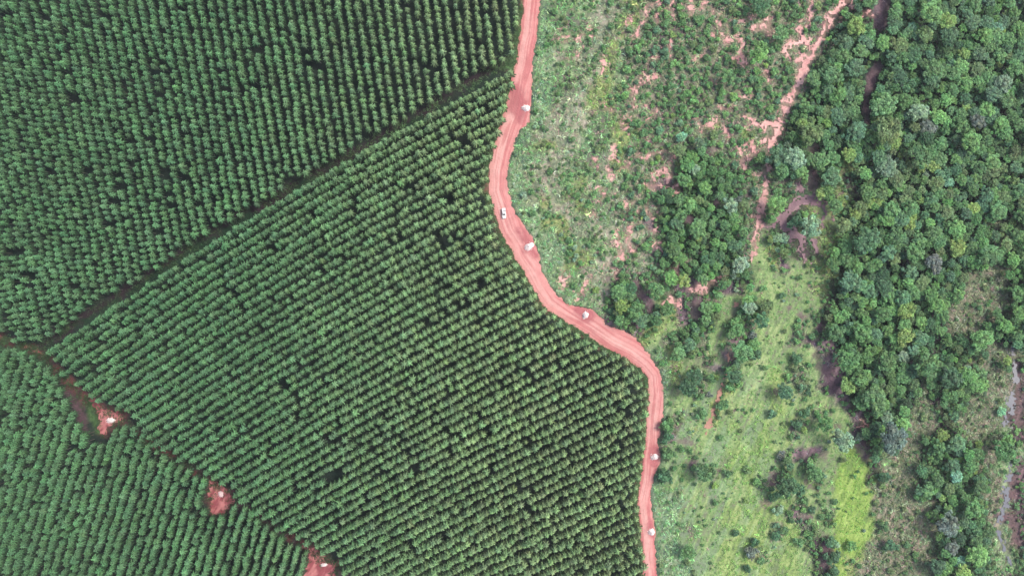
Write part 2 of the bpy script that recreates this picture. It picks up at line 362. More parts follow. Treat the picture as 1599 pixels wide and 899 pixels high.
def ground_color(px, py):
    pal = bilerp_pal(px, py)
    right_edge = smooth(-6, 6, px - np.interp(py, [p[1] for p in ROAD_R[2:]], [p[0] for p in ROAD_R[2:]]))
    # streaks of the sown grass run down-left
    a = math.radians(66); u = px * math.cos(a) - py * math.sin(a); v = px * math.sin(a) + py * math.cos(a)
    n1 = fbm(px, py, 30, 51, 4); n2 = fbm(px, py, 7, 52, 3); n3 = fbm(u / 7, v, 3.4, 53, 3)
    lower = smooth(380, 520, py)
    f = np.clip((.42 - .12 * lower) * n1 + (.33 - .13 * lower) * n2 + (.25 + .25 * lower) * (n3 * lower + fbm(px, py, 3, 54, 2) * (1 - lower)), 0, 1)
    f = np.clip((f - .5) * 2.5 + .5, 0, 1)[..., None]
    c = np.where(f > .5, pal[..., 1, :] + (pal[..., 0, :] - pal[..., 1, :]) * (f - .5) * 2, pal[..., 2, :] + (pal[..., 1, :] - pal[..., 2, :]) * f * 2)
    tk = (smooth(.52, .68, fbm(u / 4, v, 16, 57, 3)) * smooth(520, 640, py) * smooth(1330, 1200, px) * .35)[..., None]
    c = c * (1 - tk) + P(138, 170, 132) * (.85 + .3 * n3[..., None]) * tk
    # plantation floor, dark blue-green to paint in the shade between the rows
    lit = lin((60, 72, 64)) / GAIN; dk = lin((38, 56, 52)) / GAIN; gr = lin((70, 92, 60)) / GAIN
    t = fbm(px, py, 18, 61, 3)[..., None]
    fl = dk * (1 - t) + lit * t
    fb = smooth(5, -5, seg_dist(px, py, FIREBREAK) + jagged(px, py))[..., None]
    gmix = np.clip(smooth(9, 3, seg_dist(px, py - 8, [(a, b_, 0) for a, b_, c_ in FIREBREAK]) + jagged(px, py, .6)) * smooth(.25, .45, fbm(px, py, 30, 62, 2)) + smooth(.62, .75, fbm(px, py, 14, 66, 3)) * .6, 0, 1)[..., None]
    fbc = (lin((68, 56, 62)) * (1 - gmix) + lin((48, 72, 54)) * gmix) / GAIN
    fl = fl * (1 - fb) + fbc * fb
    lr = smooth(.55, .72, fbm(px, py, 20, 67, 3))[..., None]
    lt = smooth(4, -5, seg_dist(px, py, LOWTRACK) + jagged(px, py))[..., None]
    fl = fl * (1 - lt) + ((lin((96, 82, 84)) * (1 - gmix) + lin((76, 96, 68)) * gmix) * (1 - lr) + lin((140, 88, 88)) * lr) / GAIN * .9 * lt
    hq = np.full(px.shape, 1e9)
    for pl in CLEAR:
        q_ = (px > min(a[0] for a in pl) - 25) & (px < max(a[0] for a in pl) + 25) & (py > min(a[1] for a in pl) - 25) & (py < max(a[1] for a in pl) + 25)
        if q_.any():
            dd = seg_dist(px[q_], py[q_], [(a, b_, 0) for a, b_ in pl + pl[:1]]); dd[in_poly(px[q_], py[q_], pl)] *= -1
            hq[q_] = np.minimum(hq[q_], dd)
    hh = smooth(9, -1, hq + jagged(px, py, 1.2))[..., None]
    fl = fl * (1 - hh) + (lin((122, 82, 82)) / GAIN) * (.7 + .5 * vnoise(px, py, 4, 69)[..., None]) * hh
    gp = smooth(2, -4, np.minimum(seg_dist(px, py, [(136, 622, 4), (142, 645, 8), (154, 670, 9)]), seg_dist(px, py, [(512, 878, 1), (520, 882, 5)])) + jagged(px, py, .6))[..., None]
    fl = fl * (1 - gp) + (lin((84, 114, 72)) / GAIN) * (.6 + .7 * vnoise(px, py, 5, 64)[..., None]) * gp
    mp = smooth(3, -5, seg_dist(px, py, [(108, 615, 6), (124, 640, 10), (132, 672, 8)]) + jagged(px, py, .6))[..., None]
    fl = fl * (1 - mp) + (lin((104, 84, 90)) / GAIN) * (.75 + .5 * vnoise(px, py, 4, 65)[..., None]) * mp
    eg = smooth(11, 2, seg_dist(px, py, [(a, b_, 0) for a, b_ in ROAD_L]) + jagged(px, py, .5))[..., None] * .8
    vg = smooth(.4, .6, fbm(px, py, 12, 68, 3))[..., None]
    fl = fl * (1 - eg) + ((lin((176, 136, 118)) * (1 - vg) + lin((126, 140, 92)) * vg) * .85 / GAIN) * (.7 + .5 * vnoise(px, py, 4, 63)[..., None]) * eg
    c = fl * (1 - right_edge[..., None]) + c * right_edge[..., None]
    # mauve ground, with shade beside trees and bushes painted in, and bank soil
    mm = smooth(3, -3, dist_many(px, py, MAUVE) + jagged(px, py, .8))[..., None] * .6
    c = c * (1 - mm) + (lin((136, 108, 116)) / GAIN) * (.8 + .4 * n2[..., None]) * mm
    ms = smooth(4, -3, np.minimum(dist_many(px, py, GULLY), dist_many(px, py, SOIL) + 1) - 2 + jagged(px, py, .8))[..., None] * .55
    c = c * (1 - ms) + (lin((186, 148, 136)) / GAIN) * ms
    mr = smooth(3, -3, dist_many(px, py, REDBANK) + jagged(px, py, .8))[..., None] * .75
    c = c * (1 - mr) + (lin((128, 106, 104)) / GAIN) * mr
    return c

# ---- the ground: one sheet, fine under the camera, coarse to the horizon
def axis(lo, hi, fine, coarse_edges):
    a = list(np.arange(lo, hi, fine)) + [hi]
    return np.array(sorted(set([round(x, 3) for x in a] + coarse_edges)))
ext = [300, 330, 380, 460, 600, 900, 1500, 2600, 5000]
gx = np.array(sorted([-e for e in ext] + list(np.arange(-285, -14, 1.5)) + list(np.arange(-14, 286, .55)) + ext))
gy = np.array(sorted([-e for e in ext] + [-240, -200, -175] + list(np.arange(-160, 160.5, .6)) + [175, 200, 240] + ext))
GX, GY = np.meshgrid(gx, gy)
PX, PY = to_px(GX, GY)
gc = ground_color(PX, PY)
GZ = -.25 * fbm(GX, GY, 9, 71, 3) - .02
nx, ny = len(gx), len(gy)
ii = np.arange(nx * ny).reshape(ny, nx)
F = np.stack([ii[:-1, :-1], ii[:-1, 1:], ii[1:, 1:], ii[1:, :-1]], -1).reshape(-1, 4)
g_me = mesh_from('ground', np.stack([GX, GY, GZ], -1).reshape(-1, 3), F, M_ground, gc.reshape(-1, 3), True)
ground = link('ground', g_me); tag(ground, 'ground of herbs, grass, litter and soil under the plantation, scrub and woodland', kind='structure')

def sheet(name, box, step, maskf, colorf, zf, mat, label):
    """a ragged-edged sheet: the grid cells where maskf holds"""
    x = np.arange(box[0], box[1], step); y = np.arange(box[2], box[3], step)
    X, Y = np.meshgrid(x, y); px, py = to_px(X, Y)
    mk = maskf(px, py)
    cm = mk[:-1, :-1] & mk[1:, :-1] & mk[:-1, 1:] & mk[1:, 1:]
    idx = np.arange(X.size).reshape(X.shape)
    F = np.stack([idx[:-1, :-1], idx[:-1, 1:], idx[1:, 1:], idx[1:, :-1]], -1)[cm]
    used, inv = np.unique(F, return_inverse=True)
    fx, fy = X.ravel()[used], Y.ravel()[used]
    ppx, ppy = to_px(fx, fy)
    V = np.stack([fx, fy, zf(fx, fy)], -1)
    me = mesh_from(name, V, inv.reshape(-1, 4), mat, colorf(ppx, ppy), True)
    o = link(name, me); tag(o, label, kind='structure'); return o

RC = np.array([((a[0]), (a[1])) for a in ROAD_L]); 
def road_uv(px, py):
    """across 0..1 and along"""
    l = np.interp(py, [p[1] for p in ROAD_L], [p[0] for p in ROAD_L]); r = np.interp(py, [p[1] for p in ROAD_R], [p[0] for p in ROAD_R])
    return (px - l) / np.maximum(r - l, 1), py
# parts of the road where lorries turned round: darker, damper earth
TURN = [[(806,140,10),(808,165,16),(812,186,6)], [(818,362,3),(826,385,11),(836,398,5)], [(914,492,13),(898,484,6)], [(1024,700,8),(1022,722,8)], [(1018,832,9),(1016,818,7)], [(822,380,6),(808,360,3)]]
def road_color(px, py):
    uu, al = road_uv(px, py)
    # true across distance, from the two edge lines
    dl = seg_dist(px, py, [(a, b_, 0) for a, b_ in ROAD_L]); dr = seg_dist(px, py, [(a, b_, 0) for a, b_ in ROAD_R])
    t = dl / np.maximum(dl + dr, 1e-3)
    base = lin((228, 146, 143)); hi = lin((248, 194, 186)); dk = lin((204, 120, 122)); edge = lin((222, 170, 152))
    st = vnoise(dl, al / 22, 1.5, 81) * .5 + vnoise(dl, al / 50, 3.6, 82) * .5
    st = smooth(.25, .75, st)
    mid = np.exp(-((t - .42) / .25) ** 2)
    k = np.clip(.42 * st + .62 * mid * (.5 + .6 * fbm(px, py, 60, 83, 2)) + .25 * fbm(px, py, 12, 84, 3) - .12, 0, 1)[..., None]
    c = base * (1 - k) + hi * k
    low = (smooth(.55, .2, st) * .5)[..., None]
    c = c * (1 - low) + dk * low
    tn = np.full(px.shape, 1e9)
    for T in TURN: tn = np.minimum(tn, seg_dist(px, py, T))
    tm = (smooth(5, -6, tn + jagged(px, py, .6)) * .85)[..., None]
    rg = .5 + .5 * np.sin(tn * 1.6 + 3 * vnoise(px, py, 9, 86))
    dk2 = lin((198, 118, 122)) * (.86 + .3 * rg[..., None] * vnoise(px, py, 12, 87)[..., None])
    c = c * (1 - tm) + dk2 * tm
    # narrow wheel ruts
    for off, sd in ((.30, 91), (.48, 92), (.66, 93), (.8, 94)):
        dd = np.abs(t - off - (vnoise(al * 0 + 3, al, 70, sd) - .5) * .22)
        r_ = (np.exp(-(dd / .018) ** 2) * .22 * smooth(.35, .6, vnoise(al, al * 0, 45, sd + 5)))[..., None]
        c = c * (1 - r_) + dk * r_
    e = smooth(3.0, 0, np.minimum(dl, dr) + (vnoise(px, py, 8, 88) - .5) * 4)[..., None] * .6
    c = c * (1 - e) + edge * e * (.9 + .15 * vnoise(px, py, 3, 89)[..., None])
    c = c * (.94 + .12 * fbm(px, py, 5, 85, 3)[..., None])
    return c / GAIN
def road_z(x, y):
    px, py = to_px(x, y)
    dl = seg_dist(px, py, [(a, b_, 0) for a, b_ in ROAD_L]); dr = seg_dist(px, py, [(a, b_, 0) for a, b_ in ROAD_R])
    m_ = np.minimum(dl, dr)
    return .03 + .10 * smooth(0, 12, m_) + .05 * (vnoise(dl, py / 30, 2.2, 81) - .5) + .04 * (fbm(px, py, 5, 72, 2) - .5)
sheet('dirt_road', (-14, 80, -190, 190), .4, road_mask, road_color, road_z, M_road, 'winding red dirt road with wheel ruts between the plantation and the scrub')

def clear_color(px, py):
    c = lin((168, 92, 98)) + (lin((214, 142, 140)) - lin((168, 92, 98))) * smooth(.2, .85, fbm(px * 1.6 + py, py * .6 - px * .5, 8, 95, 3))[..., None]
    return c / GAIN * (.9 + .2 * vnoise(px, py, 2.5, 96)[..., None])
sheet('red_clearing', (-280, -80, -165, -15), .4, clear_mask, clear_color, lambda x, y: .03 + .05 * fbm(x, y, 2, 73, 2), M_road, 'red bare earth of the lay-bys along the lower left track')

def soil_color(px, py):
    c = lin((212, 156, 152)) + (lin((240, 194, 184)) - lin((212, 156, 152))) * fbm(px, py, 9, 97, 3)[..., None]
    return c * 1.18 / GAIN * (.84 + .3 * vnoise(px, py, 2.2, 98)[..., None])
def soil_mask(px, py): return (dist_many(px, py, SOIL) + jagged(px, py, 1.9) < .9) & (vnoise(px, py, 3.2, 45) < .78) & (vnoise(px, py, 7, 47) < .80)
def gully_mask(px, py):
    holes = (vnoise(px, py, 6, 44) > .84) | (vnoise(px, py, 2.6, 46) > .91)
    return (dist_many(px, py, GULLY) + jagged(px, py, 1.4) < 1.5) & ~holes
sheet('bare_soil', (20, 190, -90, 160), .45, soil_mask, soil_color, lambda x, y: .02 + .05 * fbm(x, y, 2, 74, 2), M_soil, 'patches of bare pink soil among the scrub')
sheet('eroded_gully', (110, 190, 5, 160), .45, gully_mask, lambda a, b_: soil_color(a, b_) * (1.06 - .18 * smooth(240, 300, b_)[..., None]), lambda x, y: .05 + .05 * fbm(x, y, 2, 75, 2), M_soil, 'pale pink eroded gully branching down through the scrub')
def loop_color(px, py):
    u = dist_many(px, py, LOOP)
    s = vnoise(u, px * 0, 1.7, 99)
    c = lin((146, 118, 126)) + (lin((204, 172, 172)) - lin((146, 118, 126))) * (smooth(.5, .9, s) * .8 + .3 * fbm(px, py, 6, 100, 2))[..., None]
    return c / GAIN
sheet('loop_track', (125, 170, 10, 60), .4, lambda a, b_: (dist_many(a, b_, LOOP) + jagged(a, b_, 1.8) < 1) & (vnoise(a, b_, 3, 48) < .90) & (vnoise(a, b_, 8, 49) < .90), loop_color, lambda x, y: .03 + .04 * fbm(x, y, 2, 76, 2), M_soil, 'mauve earth track curling round a pale tree')
sheet('field_track', (95, 120, -90, 5), .4, lambda a, b_: (dist_many(a, b_, FTRACK) + jagged(a, b_, 1.1) < .2) & (vnoise(a, b_, 3, 56) < .86), lambda a, b_: (lin((206, 158, 140)) * (.85 + .3 * vnoise(a, b_, 4, 101)[..., None])) / GAIN, lambda x, y: .03 + .04 * fbm(x, y, 2, 77, 2), M_soil, 'narrow orange footpath across the light green field')
M_water, n, b = new_mat('stream_water')
b.inputs['Base Color'].default_value = (.12, .13, .15, 1); b.inputs['Roughness'].default_value = .12; b.inputs['Specular IOR Level'].default_value = .8
nz = n.nodes.new('ShaderNodeTexNoise'); nz.inputs['Scale'].default_value = 1.5; g_ = n.nodes.new('ShaderNodeNewGeometry'); n.links.new(g_.outputs['Position'], nz.inputs['Vector'])
bp = n.nodes.new('ShaderNodeBump'); bp.inputs['Strength'].default_value = .25; bp.inputs['Distance'].default_value = .1; n.links.new(nz.outputs[0], bp.inputs['Height']); n.links.new(bp.outputs[0], b.inputs['Normal'])
sheet('stream', (248, 266, -150, -20), .35, lambda a, b_: (dist_many(a, b_, STREAM) + jagged(a, b_, 1.5) < -.6) & (vnoise(a, b_, 9, 50) < .78) & (vnoise(a, b_, 3, 55) < .85), lambda a, b_: np.ones((len(a), 3)) * .2, lambda x, y: x * 0 + .02, M_water, 'greyish lilac water of a narrow stream near the right edge')

# ------------------------------------------------------------------ plant meshes
def cards(n_, centre_f, size_f, normal_f, rnd):
    """n_ kite-shaped leaf sprays; returns V, F"""
    C = centre_f; S = size_f; N = normal_f
    N = N / np.linalg.norm(N, axis=1, keepdims=True)
    R = rnd.normal(size=(n_, 3)); A = np.cross(N, R); A /= np.linalg.norm(A, axis=1, keepdims=True); B = np.cross(N, A)
    S = S[:, None]
    V = np.stack([C - A * S, C + B * S * .62 - N * S * .12, C + A * S, C - B * S * .62 - N * S * .12], 1).reshape(-1, 3)
    F = np.arange(n_ * 4).reshape(-1, 4)
    return V, F
ICO_V = None
def ico():
    global ICO_V
    if ICO_V is None:
        t = (1 + 5 ** .5) / 2
        v = np.array([(-1,t,0),(1,t,0),(-1,-t,0),(1,-t,0),(0,-1,t),(0,1,t),(0,-1,-t),(0,1,-t),(t,0,-1),(t,0,1),(-t,0,-1),(-t,0,1)], float)
        v /= np.linalg.norm(v, axis=1, keepdims=True)
        f = np.array([(0,11,5),(0,5,1),(0,1,7),(0,7,10),(0,10,11),(1,5,9),(5,11,4),(11,10,2),(10,7,6),(7,1,8),(3,9,4),(3,4,2),(3,2,6),(3,6,8),(3,8,9),(4,9,5),(2,4,11),(6,2,10),(8,6,7),(9,8,1)])
        ICO_V = (v, f)
    return ICO_V
def join_parts(parts):
    """parts: (V, F, C); quads and triangles mixed -> triangles repeated as tri faces via list"""
    Vs, Fs, Cs = [], [], []; off = 0
    for V, F, C in parts:
        Vs.append(V); Cs.append(np.broadcast_to(C, (len(V), 3))); Fs += [tuple(int(k) + off for k in f) for f in F]; off += len(V)
    return np.concatenate(Vs), Fs, np.concatenate(Cs)

def broadleaf(seed, lumps=15, per=34, r_l=(.14, .28), top=2.15, base=1.35, flat=.62, card=(.06, .11), spread=.80, hue=.12, tight=False):
    """crown of unit radius made of leaf clumps"""
    r = np.random.default_rng(seed); parts = []
    lob = r.random(3) * 6.28; amp = r.uniform(.08, .2, 3)
    for k in range(lumps):
        a = k * 2.39996 + r.uniform(-.4, .4); q = math.sqrt((k + .5) / lumps) * spread * r.uniform(.88, 1.12)
        q *= 1 + amp[0] * math.sin(a + lob[0]) + amp[1] * math.sin(2 * a + lob[1]) + amp[2] * math.sin(3 * a + lob[2])
        rl = r.uniform(*r_l)
        z = base + (top - base - rl) * math.sqrt(max(0, 1 - (q / .95) ** 2)) * r.uniform(.75, 1.1)
        c = np.array([q * math.cos(a), q * math.sin(a), z])
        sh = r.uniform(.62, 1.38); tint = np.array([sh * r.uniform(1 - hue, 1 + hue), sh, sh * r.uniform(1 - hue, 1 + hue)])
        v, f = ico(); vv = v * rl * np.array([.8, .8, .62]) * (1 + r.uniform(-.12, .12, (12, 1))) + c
        parts.append((vv, f, tint * .5))  # core added to block light, darkened as painted shade inside the clump
        nrm = r.normal(size=(per, 3)); nrm[:, 2] = np.abs(nrm[:, 2]) * 1.1 - .25
        nrm /= np.linalg.norm(nrm, axis=1, keepdims=True)
        cc = c + nrm * rl * r.uniform(.78, 1.12, (per, 1)) * np.array([1, 1, .8])
        N = nrm * .55 + np.array([0, 0, .55]) + r.normal(size=(per, 3)) * .35
        V, F = cards(per, cc, r.uniform(*card, per), N, r)
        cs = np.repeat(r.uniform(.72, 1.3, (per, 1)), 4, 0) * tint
        parts.append((V, F, cs))
    V, F, C = join_parts(parts)
    return V, F, C

def trunk_parts(h, r0, limbs, reach, seed, hl=.55):
    """tapered trunk with limbs, six-sided"""
    r = np.random.default_rng(seed); parts = []
    def tube(p, rad, sides=5):
        V = []; F = []
        for i, (q, rr) in enumerate(zip(p, rad)):
            for s in range(sides):
                a = 6.28318 * s / sides; V.append((q[0] + rr * math.cos(a), q[1] + rr * math.sin(a), q[2]))
            if i:
                for s in range(sides):
                    F.append(((i - 1) * sides + s, (i - 1) * sides + (s + 1) % sides, i * sides + (s + 1) % sides, i * sides + s))
        parts.append((np.array(V), F, np.ones(3)))
    b0 = r.uniform(-.04, .04, 2) * h
    tube([(0, 0, -.3 * r0 * 3), (b0[0] * .5, b0[1] * .5, h * .5), (b0[0], b0[1], h)], [r0 * 1.25, r0 * .75, r0 * .3], 6)
    for k in range(limbs):
        a = 6.28 * k / limbs + r.uniform(-.4, .4); z0 = h * r.uniform(hl - .1, hl + .15)
        e = (reach * math.cos(a), reach * math.sin(a), z0 + reach * r.uniform(.7, 1.1))
        tube([(0, 0, z0), (e[0] * .5, e[1] * .5, z0 * .45 + e[2] * .55), e], [r0 * .5, r0 * .34, r0 * .12], 4)
    return join_parts(parts)

def euc_crown(seed, height, depth, rad):
    """plantation eucalypt: whorls of drooping leafy branches round a straight leader, star-shaped from above"""
    r = np.random.default_rng(seed); C = []; N = []; S = []; A = []; SH = []
    levels = 8
    for L in range(levels):
        t = L / (levels - 1)                       # 0 = top
        z0 = height - depth * t
        R = rad * (.34 + .62 * min(t / .55, 1) ** .7 + .20 * max(0, t - .55) / .45) * r.uniform(.9, 1.08)
        nb = 5 + (L > 1) + (L > 4)
        ph = r.uniform(0, 6.28)
        for k in range(nb):
            a = ph + 6.28318 * k / nb + r.uniform(-.3, .3); Rk = R * r.uniform(.75, 1.15)
            dx, dy = math.cos(a), math.sin(a)
            sh = r.uniform(.82, 1.15) * (1.5 - .85 * t if t < .6 else .46 - .4 * (t - .6))  # crown shading painted into the leaves: bright top whorls, dark lower skirt
            for s, w_ in ((.34, .9), (.72, .8), (1.0, .55)):
                q = Rk * s; z = z0 + .5 * Rk * math.sin(min(s, 1) * 2.3) * .5 - .28 * q * s + r.uniform(-.15, .15)
                C.append((q * dx, q * dy, z)); A.append((dx, dy, .25 - .7 * s)); S.append(Rk * .30 * r.uniform(.85, 1.2))
                tilt = r.normal(size=2) * .35
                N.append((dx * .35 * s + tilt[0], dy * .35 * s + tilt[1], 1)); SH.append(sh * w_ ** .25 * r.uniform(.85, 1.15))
    C = np.array(C); A = np.array(A); S = np.array(S)[:, None]; N = np.array(N)
    N /= np.linalg.norm(N, axis=1, keepdims=True); A /= np.linalg.norm(A, axis=1, keepdims=True)
    A = A - N * (A * N).sum(1, keepdims=True); B = np.cross(N, A)
    W = S * .62
    V = np.stack([C - A * S, C + B * W - N * S * .18, C + A * S * 1.15, C - B * W - N * S * .18], 1).reshape(-1, 3)
    F = np.arange(len(V)).reshape(-1, 4)
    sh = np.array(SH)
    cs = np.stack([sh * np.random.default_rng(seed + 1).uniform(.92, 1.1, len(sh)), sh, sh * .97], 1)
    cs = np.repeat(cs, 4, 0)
    # inner cone of twigs and leaves, painted dark as shade inside the crown
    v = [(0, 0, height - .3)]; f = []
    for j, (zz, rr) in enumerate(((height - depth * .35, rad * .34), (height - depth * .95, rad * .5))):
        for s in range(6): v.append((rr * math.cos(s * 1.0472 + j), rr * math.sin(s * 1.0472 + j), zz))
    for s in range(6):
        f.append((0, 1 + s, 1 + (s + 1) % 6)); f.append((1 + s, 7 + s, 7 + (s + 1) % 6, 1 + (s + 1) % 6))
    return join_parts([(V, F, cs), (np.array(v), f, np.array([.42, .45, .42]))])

def mk(name, VFC, mat): return mesh_from(name, VFC[0], VFC[1], mat, VFC[2])
EH = 12.0
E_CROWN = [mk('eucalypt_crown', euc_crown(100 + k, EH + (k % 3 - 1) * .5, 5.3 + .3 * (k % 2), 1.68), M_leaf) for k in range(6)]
E_TRUNK = mk('eucalypt_trunk', trunk_parts(EH - .8, .13, 0, 0, 5), M_bark)
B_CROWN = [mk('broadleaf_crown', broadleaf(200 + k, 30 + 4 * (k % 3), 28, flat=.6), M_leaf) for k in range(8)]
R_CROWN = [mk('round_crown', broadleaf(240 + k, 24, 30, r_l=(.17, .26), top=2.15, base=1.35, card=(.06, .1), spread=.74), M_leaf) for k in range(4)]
B_TRUNK = mk('broadleaf_trunk', trunk_parts(1.6, .085, 5, .45, 6), M_bark)
SHRUB = [mk('shrub_foliage', broadleaf(300 + k, 7 + (k % 3), 26, r_l=(.28, .42), top=1.25, base=.45, card=(.12, .2), spread=.62), M_leaf) for k in range(6)]
def herb(seed, n_=14, tall=.5):
    r = np.random.default_rng(seed)
    C = np.stack([r.normal(0, .42, n_), r.normal(0, .42, n_), r.uniform(.08, tall, n_)], 1)
    N = np.stack([r.normal(0, .45, n_), r.normal(0, .45, n_), np.ones(n_)], 1)
    V, F = cards(n_, C, r.uniform(.16, .34, n_), N, r)
    return V, [tuple(f) for f in F], np.repeat(r.uniform(.75, 1.25, (n_, 1)), 4, 0) * np.ones(3)
HERB = [mk('herb_leaves', herb(400 + k), M_leaf) for k in range(4)]

# ------------------------------------------------------------------ tints (albedo)
def T(r, g, b, k=1.0): return lin((r, g, b)) / GAIN * k
FK = 2.0
TINT = {'E': T(116, 142, 100, FK), 'E2': T(86, 126, 88, FK), 'G': T(92, 130, 84, FK), 'D': T(72, 106, 76, FK), 'Y': T(122, 150, 86, FK), 'P': T(120, 150, 120, FK),
        'B': T(88, 124, 92, FK), 'O': T(102, 126, 84, FK), 'M': T(102, 114, 104, FK), 'Q': T(92, 112, 100, FK), 'N': T(116, 164, 130, FK), 'V': T(104, 146, 88, FK)}
NAMEC = {'Q': 'dull grey-green, fine-twigged', 'G': 'mid-green', 'D': 'dark green', 'Y': 'yellow-green', 'P': 'pale silvery green', 'B': 'bluish green', 'O': 'olive green', 'M': 'greyish mauve, thinly leafed', 'N': 'mint green', 'V': 'fresh bright green'}
def set_tint(o, t): o['tint'] = [float(x) for x in t]

# ------------------------------------------------------------------ instancing of what is too many to count
def scatter_object(name, pts, scales, rots, tints, idx, sources, label, cat, z=0.0, tilt=None):
    """one object: points with a size, turn and tint each; geometry nodes put the plant meshes on them"""
    me = bpy.data.meshes.new(name); n_ = len(pts)
    V = np.zeros((n_, 3), np.float32); V[:, :2] = pts; V[:, 2] = z
    me.vertices.add(n_); me.vertices.foreach_set('co', V.ravel())
    def at(nm, ty, arr, key='value'):
        a = me.attributes.new(nm, ty, 'POINT'); a.data.foreach_set(key, np.asarray(arr, np.float32 if ty != 'INT' else np.int32).ravel())
    at('scl', 'FLOAT', scales); at('idx', 'INT', idx)
    R = np.zeros((n_, 3), np.float32); R[:, 2] = rots
    if tilt is not None: R[:, :2] = tilt
    at('rot', 'FLOAT_VECTOR', R, 'vector')
    at('tint', 'FLOAT_VECTOR', tints, 'vector')
    me.update()
    o = link(name, me)
    g = bpy.data.node_groups.new(name, 'GeometryNodeTree')
    g.interface.new_socket('Geometry', in_out='INPUT', socket_type='NodeSocketGeometry')
    g.interface.new_socket('Geometry', in_out='OUTPUT', socket_type='NodeSocketGeometry')
    N = g.nodes; Lk = g.links.new
    gi = N.new('NodeGroupInput'); go = N.new('NodeGroupOutput')
    ip = N.new('GeometryNodeInstanceOnPoints'); ip.inputs['Pick Instance'].default_value = True
    jn = N.new('GeometryNodeJoinGeometry')
    for src in reversed(sources):                       # join lists its inputs last-linked first
        srcs = src if isinstance(src, (list, tuple)) else [src]
        j2 = N.new('GeometryNodeJoinGeometry')
        for so in srcs:
            oi = N.new('GeometryNodeObjectInfo'); oi.transform_space = 'ORIGINAL'; oi.inputs['Object'].default_value = so
            Lk(oi.outputs['Geometry'], j2.inputs[0])
        gti = N.new('GeometryNodeGeometryToInstance'); Lk(j2.outputs[0], gti.inputs[0]); Lk(gti.outputs[0], jn.inputs[0])
    def na(nm, ty):
        a = N.new('GeometryNodeInputNamedAttribute'); a.data_type = ty; a.inputs[0].default_value = nm
        return a.outputs['Attribute']
    Lk(gi.outputs[0], ip.inputs['Points']); Lk(jn.outputs[0], ip.inputs['Instance'])
    Lk(na('idx', 'INT'), ip.inputs['Instance Index'])
    Lk(na('rot', 'FLOAT_VECTOR'), ip.inputs['Rotation'])
    Lk(na('scl', 'FLOAT'), ip.inputs['Scale'])
    Lk(ip.outputs[0], go.inputs[0])
    md = o.modifiers.new('plants', 'NODES'); md.node_group = g
    tag(o, label, cat, kind='stuff')
    return o

def jtint(base, n_, r, val=.14, hue=.06):
    v = np.exp(r.normal(0, val, (n_, 1))); h = np.exp(r.normal(0, hue, (n_, 3)))
    return base * v * h

# ------------------------------------------------------------------ the eucalypt plantation
POLY_A = [(-90,-90),(818,-90),(815,0),(809,50),(803,80),(784,93),(733,117),(667,158),(627,186),(567,212),(533,238),(467,276),(400,319),(333,358),(307,373),(267,398),(217,433),(143,469),(106,501),(72,532),(40,534),(10,534),(-90,508)]
POLY_B = [(799,104),(700,153),(613,203),(543,246),(473,286),(400,333),(340,369),(273,410),(213,452),(150,490),(74,541),(75,556),(95,585),(120,603),(150,628),(200,644),(217,664),(237,693),(272,714),(328,745),(360,770),(397,803),(417,819),(452,839),(483,855),(520,872),(560,925),(590,980),(1004,980),(1002,899),(998,866),(996,830),(990,780),(995,745),(999,720),(1002,680),(1005,640),(1006,605),(996,589),(975,572),(945,555),(912,533),(875,511),(843,487),(825,458),(808,428),(795,404),(777,376),(764,342),(756,300),(757,270),(766,232),(780,190),(789,150)]
POLY_C = [(-90,540),(0,541),(40,552),(69,573),(92,606),(112,650),(136,692),(150,699),(166,686),(178,670),(196,662),(214,672),(235,697),(259,717),(296,739),(317,750),(321,760),(317,800),(330,812),(346,809),(360,794),(374,786),(396,806),(426,831),(451,851),(470,855),(476,870),(466,905),(450,980),(-90,980)]
def _shift(p):
    x, y = p
    if y < 90 or y > 900 or x < 750: return p
    if 440 < y < 580: return (x + 4.5, y - 6.5)
    return (x + 6, y)
POLY_B = [_shift(p) if seg_dist(np.array([p[0]]), np.array([p[1]]), [(a, b_, 0) for a, b_ in ROAD_L])[0] < 25 else p for p in POLY_B]
KP = EH / CAM_H
rr = np.random.default_rng(11)
def rows_A():
    out = []
    u = -260.0
    while u < 900:
        t = .228 - .00012 * u; y = -90 + rr.uniform(0, 9)
        while y < 560:
            out.append((u + (y - 250) * t, y)); y += 9.0
        u += 15.0
    return out
def rows_B():
    out = []
    c = 603.5 - 15.9
    while c < 1800:
        x = 60 + rr.uniform(0, 7)
        while x < 1010:
            out.append((x, c - (.711 * x - .000124 * x * x) if x < 850 else c - 514.8 - .50 * (x - 850))); x += 7.0
        c += 15.9
    return out
def rows_C():
    out = []
    u = -160.0
    while u < 760:
        t = -.30; y = 530 + rr.uniform(0, 7)
        while y < 990:
            out.append((u + (y - 700) * t, y)); y += 6.5
        u += 14.9
    return out
GAPS = [(133,35,7),(96,112,7),(112,152,7),(335,44,5),(277,122,6),(367,460,8),(420,465,5),(690,380,6),(667,506,5),(516,751,9),(533,740,7),(653,738,8),(825,795,6),(10,396,7),(68,422,6),(240,108,5),(285,275,6),(250,270,6),(575,65,4),(560,75,4),(782,80,5),(727,235,5),(548,92,4),(845,705,6),(700,210,6),(750,650,4),(470,90,4),(180,270,5),(80,265,6),(30,160,5),(15,235,6),(500,420,4),(975,795,6),(860,850,5),(573,780,5),(610,640,4),(720,215,5),(760,290,8),(750,310,6),(793,392,5)]
trees = []
